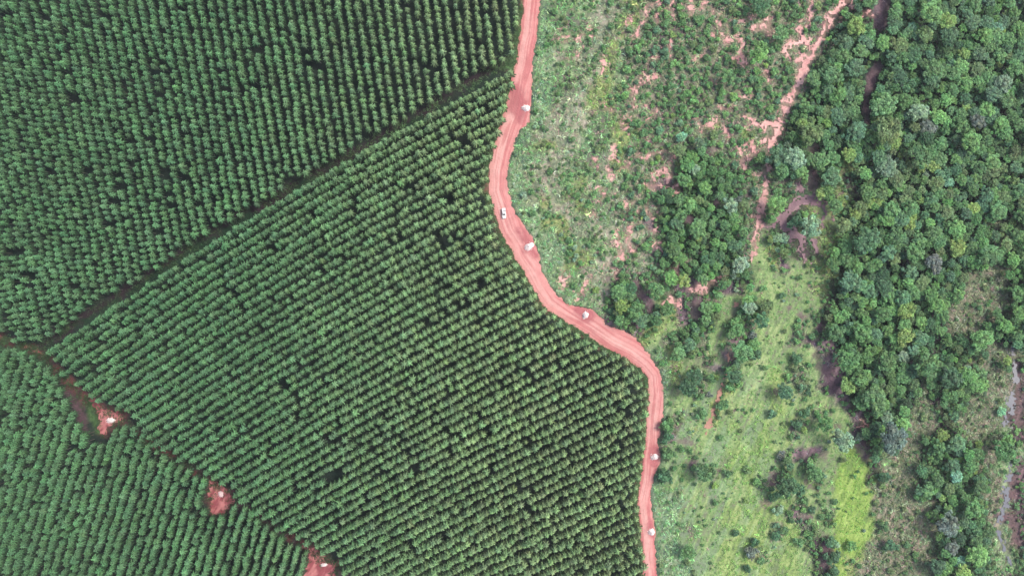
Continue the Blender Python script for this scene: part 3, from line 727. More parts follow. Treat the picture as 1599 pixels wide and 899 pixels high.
for pts, poly, blk in ((rows_A(), POLY_A, 0), (rows_B(), POLY_B, 1), (rows_C(), POLY_C, 2)):
    p = np.array(pts); p += rr.normal(0, .75, p.shape) * np.array([1.0, 1.0])
    k = in_poly(p[:, 0], p[:, 1], poly) & (p[:, 0] > -75) & (p[:, 1] > -75) & (p[:, 1] < 960)
    p = p[k]
    k = rr.random(len(p)) > .018 + .08 * (vnoise(p[:, 0], p[:, 1], 18, 111) > .85)
    for (a, b_, c_) in GAPS: k &= np.hypot(p[:, 0] - a, p[:, 1] - b_) > c_
    p = p[k]
    trees.append(np.column_stack([p, np.full(len(p), blk)]))
trees = np.concatenate(trees)
# crowns drawn apart at the top: bring the pixel of the crown down to the foot of the trunk
sc_k = 1 - .82 * KP
foot = np.column_stack([wx(trees[:, 0]), wy(trees[:, 1])]) * sc_k
NE = len(trees)
vig = .5 * fbm(trees[:, 0], trees[:, 1], 90, 112, 2) + .5 * vnoise(trees[:, 0], trees[:, 1], 14, 113)
e_s = np.clip(.96 + .16 * (vig - .5) + rr.normal(0, .07, NE), .68, 1.22)
small = rr.random(NE) < .07; e_s[small] *= .8
e_s[trees[:, 2] != 1] *= .93
e_rot = rr.uniform(0, 6.28, NE); e_idx = rr.integers(0, 6, NE)
mixr = smooth(300, 900, trees[:, 0])[:, None]
e_t = (TINT['E2'] * .93 * (1 - mixr) + TINT['E'] * mixr) * np.exp(rr.normal(0, .10, (NE, 1))) * np.exp(rr.normal(0, .04, (NE, 3))) * (.9 + .25 * vnoise(trees[:, 0], trees[:, 1], 40, 114)[:, None])
dcen = np.hypot(foot[:, 0], foot[:, 1])
order = np.argsort(dcen)
near = order[:300]; rest = order[300:]
roads = np.array(ROAD_L)
proto_e = []
for q, i in enumerate(near):
    x, y = foot[i]; px, py = trees[i, :2]
    o = link('eucalyptus_tree', None); o.location = (x, y, -.1); o.rotation_euler = (0, 0, e_rot[i]); s = float(e_s[i]); o.scale = (s, s, s)
    k = int(e_idx[i])
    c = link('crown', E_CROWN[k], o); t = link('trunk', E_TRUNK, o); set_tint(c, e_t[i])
    dr_ = np.min(np.hypot(roads[:, 0] - px, roads[:, 1] - py))
    dr2 = float(seg_dist(np.array([px]), np.array([py]), [(a, b_, 0) for a, b_ in ROAD_L])[0])
    if dr2 < 14: lb, gp = 'slender plantation eucalypt at the end of its row, beside the red road bend', 'row-end eucalypts beside the road bend'
    elif dr2 < 45: lb, gp = 'slender plantation eucalypt a few trees in from the red road bend', 'eucalypts a few trees in from the road bend'
    else: lb, gp = 'slender plantation eucalypt deeper in the rows left of the road bend', 'eucalypts deeper in the rows left of the road bend'
    tag(o, lb, 'tree', gp)
    if k not in [z_[0] for z_ in proto_e]: proto_e.append((k, c, t))
proto_e.sort(key=lambda z_: z_[0])
assert len(proto_e) == 6
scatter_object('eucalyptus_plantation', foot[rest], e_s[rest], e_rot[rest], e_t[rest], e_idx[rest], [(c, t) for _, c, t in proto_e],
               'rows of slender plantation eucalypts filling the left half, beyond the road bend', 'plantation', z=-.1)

# ------------------------------------------------------------------ trees and shrubs one can point to: x, y, radius (pixels), colour, kind (t tree, r round tree, s shrub)
PLANTS = """1338,40,14,Y,t;1452,21,17,V,t;1481,32,13,Y,t;1446,55,13,O,r;1428,85,12,D,t;1560,42,9,N,t;1471,138,9,V,r;1567,130,13,P,t;1512,172,9,Y,t;1435,174,14,P,t;1532,85,11,B,t;1505,83,9,Y,t;1337,106,15,B,t;1380,165,18,G,t;1405,70,13,O,t;1460,110,15,G,t
1388,206,22,O,r;1338,204,15,B,t;1388,261,15,P,t;1438,243,18,G,r;1459,261,10,Y,t;1551,253,13,V,t;1515,222,16,V,t;1482,283,9,N,t;1452,197,12,M,t;1527,190,12,M,t;1408,291,10,V,t;1376,302,10,O,t;1336,335,9,Y,t;1424,338,8,Y,t;1456,310,10,B,t;1522,325,10,Y,t;1560,330,14,G,t;1326,241,11,Y,t
1355,376,19,B,t;1428,395,14,G,t;1495,386,13,Y,t;1506,406,9,B,t;1398,405,10,O,r;1458,410,13,M,t;1440,443,12,O,t;1548,400,18,G,r;1496,459,11,V,t;1416,485,15,Y,r;1392,462,13,G,t;1328,440,15,B,t;1414,525,13,Y,t;1470,490,11,G,t;1534,530,16,V,t;1345,520,13,G,t
1325,563,17,G,t;1348,590,15,V,r;1324,604,13,Y,r;1385,565,15,G,t;1365,622,18,G,t;1385,651,10,P,t;1366,666,10,D,t;1392,683,22,Q,r;1315,687,17,P,r;1290,660,13,G,t;1343,681,8,P,s;1372,702,9,G,t
1450,570,20,G,r;1427,580,12,B,r;1410,557,9,P,t;1485,590,16,D,t;1510,588,14,V,t;1529,693,7,Y,s;1567,706,17,G,r;1473,680,9,Y,t;1565,641,8,N,s;1495,692,13,B,t;1493,742,10,N,t;1482,820,16,M,t;1520,795,14,G,t;1487,855,10,M,t;1500,877,10,N,t;1530,868,16,V,t;1504,893,12,Y,t;1464,884,12,D,t
1185,85,16,V,r;1135,118,13,G,t;1272,124,11,G,t;1190,8,14,D,t;1220,52,12,G,t;1300,118,14,G,t;1064,214,9,N,s;1084,265,9,P,t;1215,242,17,B,t;1242,246,16,P,t;1222,264,13,G,t;1251,270,10,V,t;1252,194,9,Y,t;1266,210,16,O,t;1213,319,15,V,t;1203,342,9,V,s;1266,354,17,P,r;1244,345,13,D,s;1285,250,13,G,t;1300,276,14,B,t;1282,302,9,Y,t;1306,322,11,G,t;1141,320,12,P,t;1154,311,8,M,s;1161,321,9,O,t;1090,356,14,G,t
1066,438,11,Y,t;1226,372,9,P,s;1171,481,11,P,t;1190,500,12,B,t;1155,413,13,P,t;1121,459,9,G,s;1105,482,11,G,t;1088,515,9,B,s;1221,461,6,D,s;1177,527,8,M,s
966,455,12,G,t;985,451,10,D,t;972,478,11,Y,t;990,488,12,G,t;1003,502,10,B,t;969,501,9,G,t;955,486,8,D,s;931,452,6,Y,s;1024,452,12,G,t;1043,483,10,G,t;1048,435,11,V,t
1160,550,16,G,t;1183,552,9,D,s;1152,566,8,B,s;1086,588,12,D,t;1074,606,13,D,t;1110,590,8,G,s;1120,588,5,Y,s;1146,588,11,D,t;1140,605,9,G,s;1129,632,10,G,s;1098,646,10,G,s;1107,616,6,M,s;1042,665,12,G,s;1043,681,11,D,s;1044,710,12,G,s;1038,745,13,D,s;1103,738,15,G,t;1117,758,6,Y,s;1137,739,8,G,s;1167,735,7,O,s;1165,782,5,Y,s;1075,862,11,G,t;1149,833,6,D,s;1178,846,8,D,s;1174,863,11,M,s;1167,887,7,D,s
1226,610,12,D,t;1245,559,10,D,s;1252,605,7,B,s;1263,613,6,D,s;1205,646,8,B,s;1259,645,9,D,s;1245,662,10,D,s;1256,671,6,Y,s;1220,711,8,M,s;1275,740,12,G,t;1225,760,15,D,t;1246,763,11,D,t;1208,776,9,D,s;1217,797,9,P,s;1267,795,7,D,s;1264,814,5,G,s;1212,835,8,D,s;1250,846,9,G,s;1297,848,10,D,s;1302,871,13,D,s;1303,893,11,D,s;1306,850,6,P,s;1330,851,9,V,s;1381,745,10,D,s;1381,820,9,G,s;1391,852,12,D,s"""
plist = []
for row in PLANTS.split('\n'):
    for it in row.split(';'):
        a = it.split(','); plist.append((float(a[0]), float(a[1]), float(a[2]), a[3], a[4]))

# woodland filler, thrown like darts: big crowns first
rw = np.random.default_rng(21)
occ = [(p[0], p[1], p[2]) for p in plist]
letters_at = lambda x, y: chr(int(cover_letter(np.array([x]), np.array([y]))[0]))
NOBUILD = lambda x, y: bool((dist_many(x, y, GULLY) < 2).any() or (dist_many(x, y, LOOP) < 3).any() or (dist_many(x, y, STREAM) < 2).any() or (dist_many(x, y, FTRACK) < 2).any())
def blocked(px, py):
    b_ = (dist_many(px, py, GULLY) < 3) | (dist_many(px, py, LOOP) < 3) | (dist_many(px, py, STREAM) < 3) | (dist_many(px, py, FTRACK) < 2) | (dist_many(px, py, SOIL) < 2) | (dist_many(px, py, REDBANK) < 0)
    b_ |= px < np.interp(py, [p[1] for p in ROAD_R], [p[0] for p in ROAD_R]) + 5
    return b_
def blocked_tree(px, py): return blocked(px, py) | (dist_many(px, py, MAUVE) < 2)
def darts(n_try, rfun, letters, overlap, occ_in, blockf=blocked, box=(800, 1680, -60, 960)):
    xs = rw.uniform(box[0], box[1], n_try); ys = rw.uniform(box[2], box[3], n_try)
    cl = cover_letter(xs, ys)
    ok = np.isin(cl, [ord(c) for c in letters]) & ~blockf(xs, ys)
    xs, ys, cl = xs[ok], ys[ok], cl[ok]
    rs = rfun(xs, ys, cl)
    o_ = np.argsort(-rs); xs, ys, rs, cl = xs[o_], ys[o_], rs[o_], cl[o_]
    k = (dist_many(xs, ys, GULLY) > .95 * rs) & (dist_many(xs, ys, LOOP) > 1.05 * rs + 1) & (dist_many(xs, ys, SOIL) > .8 * rs - 1) & (dist_many(xs, ys, STREAM) > .6 * rs) & (dist_many(xs, ys, MAUVE) > .85 * rs - 1) & (dist_many(xs, ys, FTRACK) > .8 * rs)
    xs, ys, rs, cl = xs[k], ys[k], rs[k], cl[k]
    cell = {}
    def put(x, y, r): cell.setdefault((int(x // 30), int(y // 30)), []).append((x, y, r))
    for q in occ_in: put(*q)
    out = []
    for x, y, r, c in zip(xs, ys, rs, cl):
        ci, cj = int(x // 30), int(y // 30); bad = False
        for di in (-1, 0, 1):
            for dj in (-1, 0, 1):
                for (a, b_, s) in cell.get((ci + di, cj + dj), ()):
                    if (x - a) ** 2 + (y - b_) ** 2 < ((r + s) * overlap) ** 2: bad = True; break
                if bad: break
            if bad: break
        if not bad: put(x, y, r); out.append((x, y, r, chr(int(c))))
    return out
wood = darts(38000, lambda x, y, c: np.clip(rw.gamma(3.6, 1.25, len(x)), 2.9, 12.5) * np.where(c == ord('W'), 1, .85), 'WS', .57, occ, blocked_tree)
occ2 = occ + [(a, b_, r * .8) for a, b_, r, c in wood]
dens = {'s': .72, 'S': 1, 'W': 1, 'd': .5, 'm': .25, 'k': .12, 'g': .22, 'y': .16, 'b': .14, 'L': .06, 'G': .02, 'H': .03, 'T': .04, 'r': .4}
def shr_block(px, py):
    cl = cover_letter(px, py); dn = np.array([dens[chr(int(c))] for c in cl]) if len(cl) else np.zeros(0)
    clump = vnoise(px, py, 24, 121)
    return blocked(px, py) | (rw.random(len(px)) > dn * (.45 + 1.1 * clump))
shr = darts(52000, lambda x, y, c: np.clip(rw.gamma(5, .72, len(x)), 1.8, 7.5) * np.select([np.isin(c, [ord('s'), ord('S')]), np.isin(c, [ord('W')])], [1.0, 1.05], .8), 'sSWdmkgybLGTr', .80, occ2, shr_block)
shr_sz = len(shr)

LMK = [(821,169,'the topmost white heap on the road'),(826,385,'the white heap below the pickup'),(914,492,'the white heap at the road bend'),(1022,713,'the heap where the road narrows'),(1017,830,'the lowest white heap on the road'),
 (1258,330,'the loop track'),(1254,106,'the wide part of the pink gully'),(1300,30,'the top of the pink gully'),(1212,205,'the fork of the pink gully'),(1190,320,'the lower end of the gully'),(1190,42,'the largest bare soil patch'),(1158,90,'the square bare soil patch'),
 (1112,640,'the orange footpath'),(1530,465,'the brown marsh clearing'),(1575,650,'the stream pool'),(1562,815,'the lower stream bend'),(1445,640,'the upper brown marsh strip'),(1410,800,'the lower brown marsh strip'),(1345,800,'the bright yellow-green grass'),
 (1348,700,'the dark mauve ground patch'),(1298,595,'the mauve strip at the wood edge'),(1365,112,'the mauve gap in the wood'),(1382,20,'the mauve gap at the top edge'),(1092,465,'the pink patch below the thicket'),(1330,265,'the olive glade in the wood')]
def region(px, py):
    cl = letters_at(px, py)
    v = 'upper' if py < 300 else ('middle' if py < 600 else 'lower')
    if px > 1300 and cl in 'WSdmyrb' and px > 1300:
        h = 'left' if px < 1400 else ('centre' if px < 1490 else 'right')
        return f'in the {v} {h} of the woodland'
    if px < 1300 and py > 430: return f'in the {v} light green field'
    if px > 1300: return f'in the {v} right grass'
    return f'in the {v} scrub, {"left" if px < 1080 else "middle" if px < 1190 else "right"} part'
def where(px, py):
    best = min(LMK, key=lambda L: math.hypot(L[0] - px, L[1] - py))
    d_ = math.hypot(best[0] - px, best[1] - py)
    if d_ < 42:
        dx, dy = px - best[0], py - best[1]
        if d_ < 9: return 'by ' + best[2]
        if abs(dx) > abs(dy): return ('right of ' if dx > 0 else 'left of ') + best[2]
        return ('below ' if dy > 0 else 'above ') + best[2]
    return region(px, py)

SKT = 1 - .40 * 7 / CAM_H
proto_t = {}
named = []
def make_tree(px, py, r, colr, kind, label=None, group=None):
    """a broadleaf tree with trunk and crown, or a shrub of one mesh"""
    R = r / PPM * 1.14
    key = 'broadleaf_tree' if kind in 'tr' else 'shrub'
    if kind in 'tr':
        k = rw.integers(0, 8 if kind == 't' else 4); me = (B_CROWN if kind == 't' else R_CROWN)[k]
        zc = 1.75 * R * .8; f = 1 - zc / CAM_H
        o = link('broadleaf_tree', None); x, y = float(wx(px)) * f, float(wy(py)) * f
        o.location = (x, y, -.15); o.rotation_euler = (0, 0, rw.uniform(0, 6.28)); e_ = rw.uniform(.84, 1.2); o.scale = (R / e_ ** .5, R * e_ ** .5, R * rw.uniform(.72, .9))
        c = link('crown', me, o); t = link('trunk', B_TRUNK, o)
        set_tint(c, jtint(TINT[colr], 1, rw, .10, .03)[0])
        proto_t.setdefault((kind, int(k)), (c, t))
    else:
        k = rw.integers(0, 6); f = 1 - .7 * R / CAM_H
        o = link('shrub', SHRUB[k]); o.location = (float(wx(px)) * f, float(wy(py)) * f, -.12); o.rotation_euler = (0, 0, rw.uniform(0, 6.28)); o.scale = (R, R, R * .8)
        set_tint(o, jtint(TINT[colr], 1, rw, .10, .03)[0])
        proto_t.setdefault(('s', int(k)), o)
    if label: tag(o, label, 'tree' if kind in 'tr' else 'shrub', group)
    return o
def size_word(r, kind):
    if kind == 's': return 'small' if r < 7 else ('low' if r < 10 else 'wide')
    return 'small' if r < 10 else ('medium' if r < 14 else 'big')
def shape_word(kind): return {'t': 'tree with a lumpy crown', 'r': 'tree with a dense round crown', 's': 'shrub'}[kind]
ORD = ['topmost', 'second from top', 'third from top', 'fourth from top', 'fifth from top', 'sixth from top', 'seventh from top', 'eighth from top']
labs = [f'{size_word(p[2], p[4])} {NAMEC[p[3]]} {shape_word(p[4])} {where(p[0], p[1])}' for p in plist]
cnt = {}
for i, l in enumerate(labs): cnt.setdefault(l, []).append(i)
for l, ids in cnt.items():
    if len(ids) > 1:
        ids.sort(key=lambda i: plist[i][1])
        for q, i in enumerate(ids): labs[i] = f'{l}, {ORD[min(q, 7)] if q < len(ids) - 1 else "lowest"}' if len(ids) < 9 else l
for p, l in zip(plist, labs):
    make_tree(*p, label=' '.join(l.split()[:16]), group='single shrubs' if p[4] == 's' else 'broadleaf trees')

def pick_col(x, y, c, r):
    t = vnoise(np.array([x]), np.array([y]), 30, 131)[0] * .5 + rw.random() * .5
    if c == 'b': return 'O' if t < .5 else 'G'
    if c in 'LGHgyTk': return 'O' if t < .4 else ('G' if t < .75 else 'P')
    if x < 1290 and rw.random() < .35: return 'G' if t < .6 else ('V' if t < .8 else 'O')
    if t < .18: return 'D'
    if t < .42: return 'G'
    if t < .53: return 'B'
    if t < .70: return 'V' if rw.random() < .6 else 'G'
    if t < .80: return 'O'
    if t < .88: return 'Y' if rw.random() < .5 else 'G'
    if t < .955: return 'P'
    return 'M' if x > 1300 else 'G'
n_tree = sum(1 for p in plist if p[4] in 'tr'); n_shr = sum(1 for p in plist if p[4] == 's')
vis = lambda q: 0 < q[0] < 1599 and 0 < q[1] < 899
wood.sort(key=lambda q: -(q[2] if vis(q) else 0))
shr.sort(key=lambda q: -(q[2] if vis(q) else 0))
wood_i, wood_s = wood[:300 - n_tree], wood[300 - n_tree:]
shr_i, shr_s = shr[:300 - n_shr], shr[300 - n_shr:]
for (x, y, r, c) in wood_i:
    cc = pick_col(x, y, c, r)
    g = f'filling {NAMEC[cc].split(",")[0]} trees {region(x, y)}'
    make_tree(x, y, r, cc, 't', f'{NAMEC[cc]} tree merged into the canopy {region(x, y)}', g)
for (x, y, r, c) in shr_i:
    cc = pick_col(x, y, c, r)
    make_tree(x, y, r, cc, 's', f'{NAMEC[cc]} leafy bush crowded among others {region(x, y)}', f'crowded {NAMEC[cc].split(",")[0]} bushes {region(x, y)}')
# make sure every variant has a source object
def scat(name, L, keys, label, cat, kz, zs, rs=1.08):
    A = np.array([(a, b_, r) for a, b_, r, c in L]); n_ = len(A); R = A[:, 2] / PPM * rs
    f = (1 - kz * R / CAM_H)[:, None]
    pts = np.column_stack([wx(A[:, 0]), wy(A[:, 1])]) * f
    tints = np.array([jtint(TINT[pick_col(a, b_, c, r)], 1, rw, .13, .05)[0] for a, b_, r, c in L])
    src = [proto_t[k] for k in keys if k in proto_t]
    return scatter_object(name, pts, R, rw.uniform(0, 6.28, n_), tints, rw.integers(0, len(src), n_), src, label, cat, z=-.15)
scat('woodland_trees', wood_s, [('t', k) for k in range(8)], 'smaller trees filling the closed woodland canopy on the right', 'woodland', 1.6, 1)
scat('scrub_bushes', shr_s, [('s', k) for k in range(6)], 'small bushes scattered over the scrub, field edges and wood floor', 'bushes', .7, 1)

# ------------------------------------------------------------------ herbs and grass tufts
hd = {'T': 1.15, 'g': .95, 'y': .8, 'k': .7, 's': 1.0, 'S': .6, 'W': .25, 'G': .5, 'H': .4, 'L': .45, 'm': .3, 'b': 1.3, 'd': .5, 'r': .3}
nh = 125000
hx = rw.uniform(770, 1660, nh); hy = rw.uniform(-50, 950, nh)
cl = cover_letter(hx, hy)
dn = np.array([hd[chr(int(c))] for c in cl])
ok = (rw.random(nh) < dn * .95) & (hx > np.interp(hy, [p[1] for p in ROAD_R], [p[0] for p in ROAD_R]) + 1 + 4 * rw.random(nh)) & (dist_many(hx, hy, GULLY) > 0) & (dist_many(hx, hy, LOOP) > 2) & (dist_many(hx, hy, STREAM) > 1) & (dist_many(hx, hy, FTRACK) > 1.5) & ((dist_many(hx, hy, SOIL) > -1) | (rw.random(nh) < .15)) & ((dist_many(hx, hy, MAUVE) > 0) | (rw.random(nh) < .2))
hx, hy, cl = hx[ok], hy[ok], cl[ok]
hs = np.clip(rw.gamma(6, .125, len(hx)), .35, 1.5) * np.where(np.isin(cl, [ord('G'), ord('L')]), .72, 1)
palh = bilerp_pal(hx, hy)
mixh = rw.beta(1.3, 1.1, len(hx))[:, None]
green = np.array([.86, 1.08, .92])
ht = (palh[:, 1] * (1 - mixh) + palh[:, 0] * mixh) * green * np.exp(rw.normal(0, .36, (len(hx), 1))) * np.exp(rw.normal(0, .10, (len(hx), 3))) * 1.55
dkm = rw.random(len(hx)) < .3
ht[dkm] = ht[dkm] * np.array([.60, .80, .62])
fld = np.isin(cl, [ord('G'), ord('H'), ord('L')])[:, None]
ht = np.where(fld, ht * .45 + palh[:, 1] * green * .75, ht)
pk = (rw.random(len(hx)) < .10) & np.isin(cl, [ord('g'), ord('k'), ord('s'), ord('y'), ord('b'), ord('L')])
ht[pk] = P(190, 164, 148) * np.exp(rw.normal(0, .2, (pk.sum(), 1)))
nw = 9000
vx = []; vy = []
for L_, wd in ((ROAD_L, 5), ):
    for k in range(nw // 2):
        i = rw.integers(0, len(L_) - 1); t = rw.random(); vx.append(L_[i][0] * (1 - t) + L_[i + 1][0] * t - rw.gamma(2, 2.0)); vy.append(L_[i][1] * (1 - t) + L_[i + 1][1] * t + rw.normal(0, 1.5))
for L_ in (LOWTRACK, FIREBREAK):
    for k in range(nw // 4):
        i = rw.integers(0, len(L_) - 1); t = rw.random(); vx.append(L_[i][0] * (1 - t) + L_[i + 1][0] * t + rw.normal(0, 7)); vy.append(L_[i][1] * (1 - t) + L_[i + 1][1] * t + rw.normal(0, 6))
for pl in CLEAR:
    for k in range(220):
        i = rw.integers(0, len(pl)); j = (i + 1) % len(pl); t = rw.random(); vx.append(pl[i][0] * (1 - t) + pl[j][0] * t + rw.normal(0, 3)); vy.append(pl[i][1] * (1 - t) + pl[j][1] * t + rw.normal(0, 3))
vx = np.array(vx); vy = np.array(vy)
okv = ~road_mask(vx, vy) & (rw.random(len(vx)) < 1.4 * vnoise(vx, vy, 16, 141))
vx, vy = vx[okv], vy[okv]
hx = np.concatenate([hx, vx]); hy = np.concatenate([hy, vy]); hs = np.concatenate([hs, np.clip(rw.gamma(6, .12, len(vx)), .3, 1.3)])
ht = np.concatenate([ht, jtint(T(96, 126, 84, 1.1), len(vx), rw, .3, .08) * np.where(vx < 560, .62, 1.1)[:, None]])
herb_src = []
for k in range(4):
    px_, py_ = [(852, 205), (858, 330), (872, 410), (905, 445)][k]
    o = link('herb_tussock', HERB[k]); o.location = (float(wx(px_)), float(wy(py_)), -.05); o.scale = (1.3,) * 3
    set_tint(o, T(150, 190, 165, 1.2))
    tag(o, ['pale teal herb clump on the verge above the white heap', 'pale teal herb clump across the road from the pickup', 'pale teal herb clump below the heap on the verge', 'pale teal herb clump up-slope of the road bend heap'][k], 'herb clump', 'herb clumps on the road verge')
    herb_src.append(o)
scatter_object('herb_cover', np.column_stack([wx(hx), wy(hy)]), hs, rw.uniform(0, 6.28, len(hx)), ht, rw.integers(0, 4, len(hx)), herb_src, 'low herbs and grass tufts over the scrub, verges, field and marsh', 'herbs', z=-.08)

# ------------------------------------------------------------------ white heaps of gravel
M_heap = plain('white_gravel', (.78, .68, .66), .95, spec=.1, noise=.14, nscale=2.2)
M_heap2 = plain('pinkish_gravel', (.66, .52, .52), .95, spec=.1, noise=.2, nscale=2.2)
def heap(px, py, rx, ry, h, rot, label, seed, mat):
    r = np.random.default_rng(seed); rings, seg = 9, 22; V = [(0, 0, h)]; F = []
    f1 = r.uniform(0, 6.28, 3)
    for i in range(1, rings + 1):
        t = i / rings
        for s in range(seg):
            a = 6.28318 * s / seg
            w_ = 1 + .10 * math.sin(2 * a + f1[0]) + .07 * math.sin(3 * a + f1[1]) + .05 * math.sin(5 * a + f1[2])
            z = h * (1 - t ** 1.5) * (1 + .14 * math.sin(3 * a + 5 * t + f1[0])) + r.uniform(-.06, .06) * h * (1.4 - t)
            if i == rings: z = -.12
            q = t * w_ * (1 + r.uniform(-.04, .04))
            V.append((rx * q * math.cos(a), ry * q * math.sin(a), z))
    for s in range(seg): F.append((0, 1 + s, 1 + (s + 1) % seg))
    for i in range(rings - 1):
        for s in range(seg):
            a, b_ = 1 + i * seg + s, 1 + i * seg + (s + 1) % seg; F.append((a, a + seg, b_ + seg, b_))
    # loose stones fallen round the foot and on the sides
    iv, if_ = ico(); off = len(V)
    for k in range(46):
        a = r.uniform(0, 6.28); q = r.uniform(.35, 1.22); s = r.uniform(.08, .2)
        z = h * max(0, 1 - q ** 1.5) + s * .3 + (.06 if q > 1 else 0)
        vv = iv * s * r.uniform(.7, 1.2, (1, 3)) + np.array([rx * q * math.cos(a), ry * q * math.sin(a), z])
        V += [tuple(v) for v in vv]; F += [tuple(int(j) + off for j in f) for f in if_]; off += 12
    me = mesh_from('gravel_heap', np.array(V), F, mat)
    o = link('gravel_heap', me); o.location = (float(wx(px)), float(wy(py)), .08); o.rotation_euler = (0, 0, math.radians(rot))
    tag(o, label, 'gravel heap', 'gravel heaps along the dirt tracks')
heap(821, 169, 2.3, 1.7, 1.3, 10, 'white gravel heap nearest the top of the road, right verge', 1, M_heap)
heap(826, 385, 2.6, 1.9, 1.5, 35, 'biggest white gravel heap, on the verge just below the pickup', 2, M_heap)
heap(914, 492, 1.6, 2.1, 1.4, -8, 'white gravel heap in the dark turning place at the road bend', 3, M_heap)
heap(1022, 713, 2.2, 1.6, 1.3, 0, 'white gravel heap at the right verge beside dark shrubs, lower road', 4, M_heap)
heap(1017, 830, 2.0, 1.7, 1.2, 20, 'pinkish white gravel heap lowest on the main road', 5, M_heap)
heap(173, 656, 2.4, 1.4, 1.2, 12, 'white gravel heap in the upper red lay-by of the left track', 6, M_heap)
heap(345, 771, 1.5, 1.4, .9, 0, 'small dull pink gravel heap in the middle red lay-by', 7, M_heap2)
heap(506, 881, 1.7, 1.0, .9, 12, 'small oblong pale heap in the bottom red lay-by', 8, M_heap)

# ------------------------------------------------------------------ the white pickup
M_paint = plain('white_car_paint', (.80, .80, .80), .3, spec=.5)
M_glass = plain('dark_car_glass', (.02, .025, .03), .08, spec=.8)
M_tyre = plain('tyre_rubber', (.02, .02, .02), .9)
M_rim = plain('steel_rim', (.5, .5, .52), .35, metal=.8)
M_bed = plain('bed_liner', (.45, .44, .46), .7)
M_lamp = plain('headlamp_glass', (.7, .7, .72), .15)
M_red = plain('tail_lamp', (.45, .02, .02), .3)
def loft(sections, cap=True):
    """sections: lists of points of equal length, front to back"""
    V = [p for s in sections for p in s]; k = len(sections[0]); F = []
    for i in range(len(sections) - 1):
        for j in range(k): F.append((i * k + j, i * k + (j + 1) % k, (i + 1) * k + (j + 1) % k, (i + 1) * k + j))
    if cap: F.append(tuple(range(k - 1, -1, -1))); F.append(tuple(range((len(sections) - 1) * k, len(sections) * k)))
    return np.array(V), F
def part(name, VF, mat, parent, loc=(0, 0, 0), rot=(0, 0, 0), bevel=0):
    o = link(name, mesh_from(name, VF[0], VF[1], mat), parent); o.location = loc; o.rotation_euler = rot
    if bevel:
        m_ = o.modifiers.new('bevel', 'BEVEL'); m_.width = bevel; m_.segments = 2; m_.limit_method = 'ANGLE'
    return o
def box(x0, x1, y0, y1, z0, z1):
    V = np.array([(x, y, z) for z in (z0, z1) for (x, y) in ((x0, y0), (x1, y0), (x1, y1), (x0, y1))])
    return V, [(3, 2, 1, 0), (4, 5, 6, 7), (0, 1, 5, 4), (1, 2, 6, 5), (2, 3, 7, 6), (3, 0, 4, 7)]
truck = link('pickup_truck', None); truck.location = (float(wx(787)), float(wy(333.2)), .12); truck.rotation_euler = (0, 0, math.radians(184))
tag(truck, 'white pickup truck driving down the red dirt road, seen from above', 'truck')
def sec(y, hw, z0, z1, tuck=.06):
    return [(-hw + .05, y, z0), (hw - .05, y, z0), (hw, y, z0 + .25), (hw, y, z1 - .15), (hw - tuck, y, z1), (-hw + tuck, y, z1), (-hw, y, z1 - .15), (-hw, y, z0 + .25)]
part('body', loft([sec(2.62, .74, .45, .80), sec(2.50, .88, .40, .92), sec(2.2, .93, .38, 1.02), sec(1.2, .95, .38, 1.10), sec(.95, .95, .38, 1.12), sec(-.75, .95, .38, 1.12)]), M_paint, truck, bevel=.03)
part('cab_roof', loft([[(-.80, 1.15, 1.11), (.80, 1.15, 1.11), (.80, 1.10, 1.12), (-.80, 1.10, 1.12)], [(-.68, .35, 1.11), (.68, .35, 1.11), (.66, .35, 1.74), (-.66, .35, 1.74)], [(-.70, -.6, 1.11), (.70, -.6, 1.11), (.66, -.6, 1.76), (-.66, -.6, 1.76)], [(-.72, -.8, 1.11), (.72, -.8, 1.11), (.70, -.78, 1.15), (-.70, -.78, 1.15)]]), M_paint, truck, bevel=.03)
part('windscreen', (np.array([(-.70, 1.06, 1.17), (.70, 1.06, 1.17), (.60, .42, 1.68), (-.60, .42, 1.68), (-.70, 1.10, 1.20), (.70, 1.10, 1.20), (.60, .46, 1.71), (-.60, .46, 1.71)]), [(0, 1, 2, 3), (7, 6, 5, 4), (0, 4, 5, 1), (1, 5, 6, 2), (2, 6, 7, 3), (3, 7, 4, 0)]), M_glass, truck)
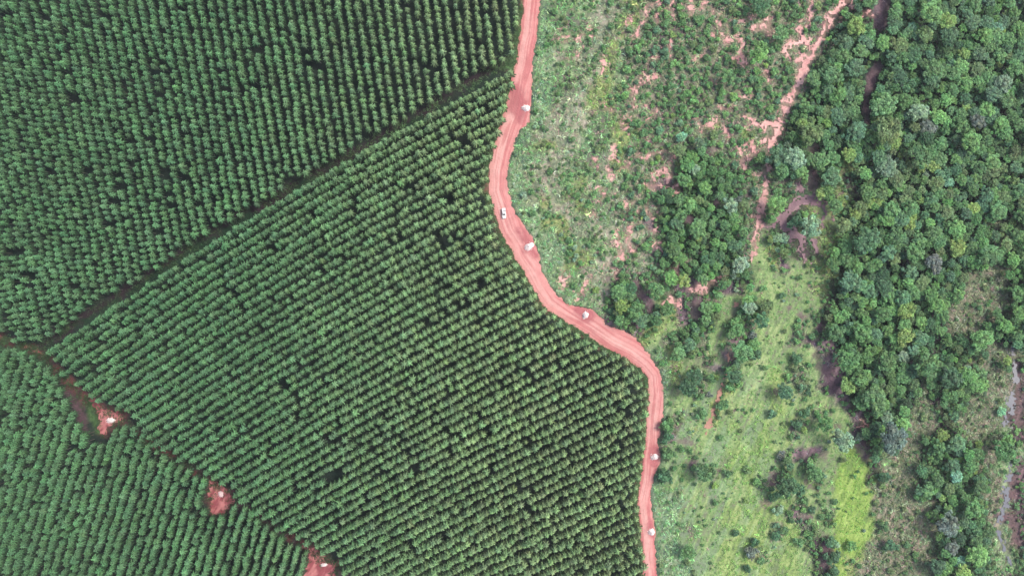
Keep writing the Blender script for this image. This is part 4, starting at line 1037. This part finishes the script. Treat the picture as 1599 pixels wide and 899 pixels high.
for sx in (-1, 1):
    part('side_window', box(sx * .70 - .03, sx * .70 + .03, -.5, .35, 1.2, 1.62), M_glass, truck)
    part('bed_side', box(min(sx * .95, sx * .86), max(sx * .95, sx * .86), -2.6, -.755, .55, 1.14), M_paint, truck, bevel=.02)
    part('headlight', box(sx * .72 - .14, sx * .72 + .14, 2.50, 2.64, .70, .86), M_lamp, truck, bevel=.02)
    part('tail_light', box(sx * .89 - .05, sx * .89 + .05, -2.655, -2.605, .75, 1.05), M_red, truck)
    part('mirror', box(sx * 1.04 - .09, sx * 1.04 + .09, .78, .90, 1.08, 1.26), M_paint, truck, bevel=.02)
part('bed_floor', box(-.857, .857, -2.55, -.76, .56, .66), M_bed, truck)
part('tailgate', box(-.855, .855, -2.62, -2.56, .55, 1.12), M_paint, truck, bevel=.01)
part('bumper', box(-.86, .86, 2.63, 2.76, .42, .62), M_paint, truck, bevel=.03)
part('bonnet_badge', box(-.12, .12, 2.05, 2.2, 1.03, 1.075), M_glass, truck)
# white load cover over the front of the bed
part('bed_cover', box(-.84, .84, -2.5, -1.3, 1.02, 1.10), M_paint, truck, bevel=.03)
def cyl(r_, w_, n_=20):
    V = [(sx * w_ / 2, r_ * math.cos(6.28318 * k / n_), r_ * math.sin(6.28318 * k / n_)) for sx in (-1, 1) for k in range(n_)]
    F = [(k, (k + 1) % n_, n_ + (k + 1) % n_, n_ + k) for k in range(n_)] + [tuple(range(n_ - 1, -1, -1)), tuple(range(n_, 2 * n_))]
    return np.array(V), F
for sx in (-1, 1):
    for yy in (1.65, -1.6):
        wh = part('wheel', cyl(.37, .24), M_tyre, truck, (sx * .86, yy, .36), bevel=.03)
        part('rim', cyl(.22, .26), M_rim, wh)

print('eucs', NE, 'wood', len(wood), 'shr', len(shr), 'herbs', len(hx))

# ------------------------------------------------------------------ thin humid air between the drone and the ground
if HZ > 0:
    V, F = box(-5600, 5600, -5600, 5600, -1.5, CAM_H + 12)
    mh = bpy.data.materials.new('humid_air'); mh.use_nodes = True; nn = mh.node_tree; nn.nodes.clear()
    ou = nn.nodes.new('ShaderNodeOutputMaterial'); pv = nn.nodes.new('ShaderNodeVolumePrincipled')
    pv.inputs['Color'].default_value = (.88, .93, 1, 1); pv.inputs['Density'].default_value = HZ; pv.inputs['Anisotropy'].default_value = .3
    nn.links.new(pv.outputs[0], ou.inputs['Volume'])
    hz = link('haze', mesh_from('haze', V, F, mh)); tag(hz, 'thin pale haze in the air above the land', kind='stuff')
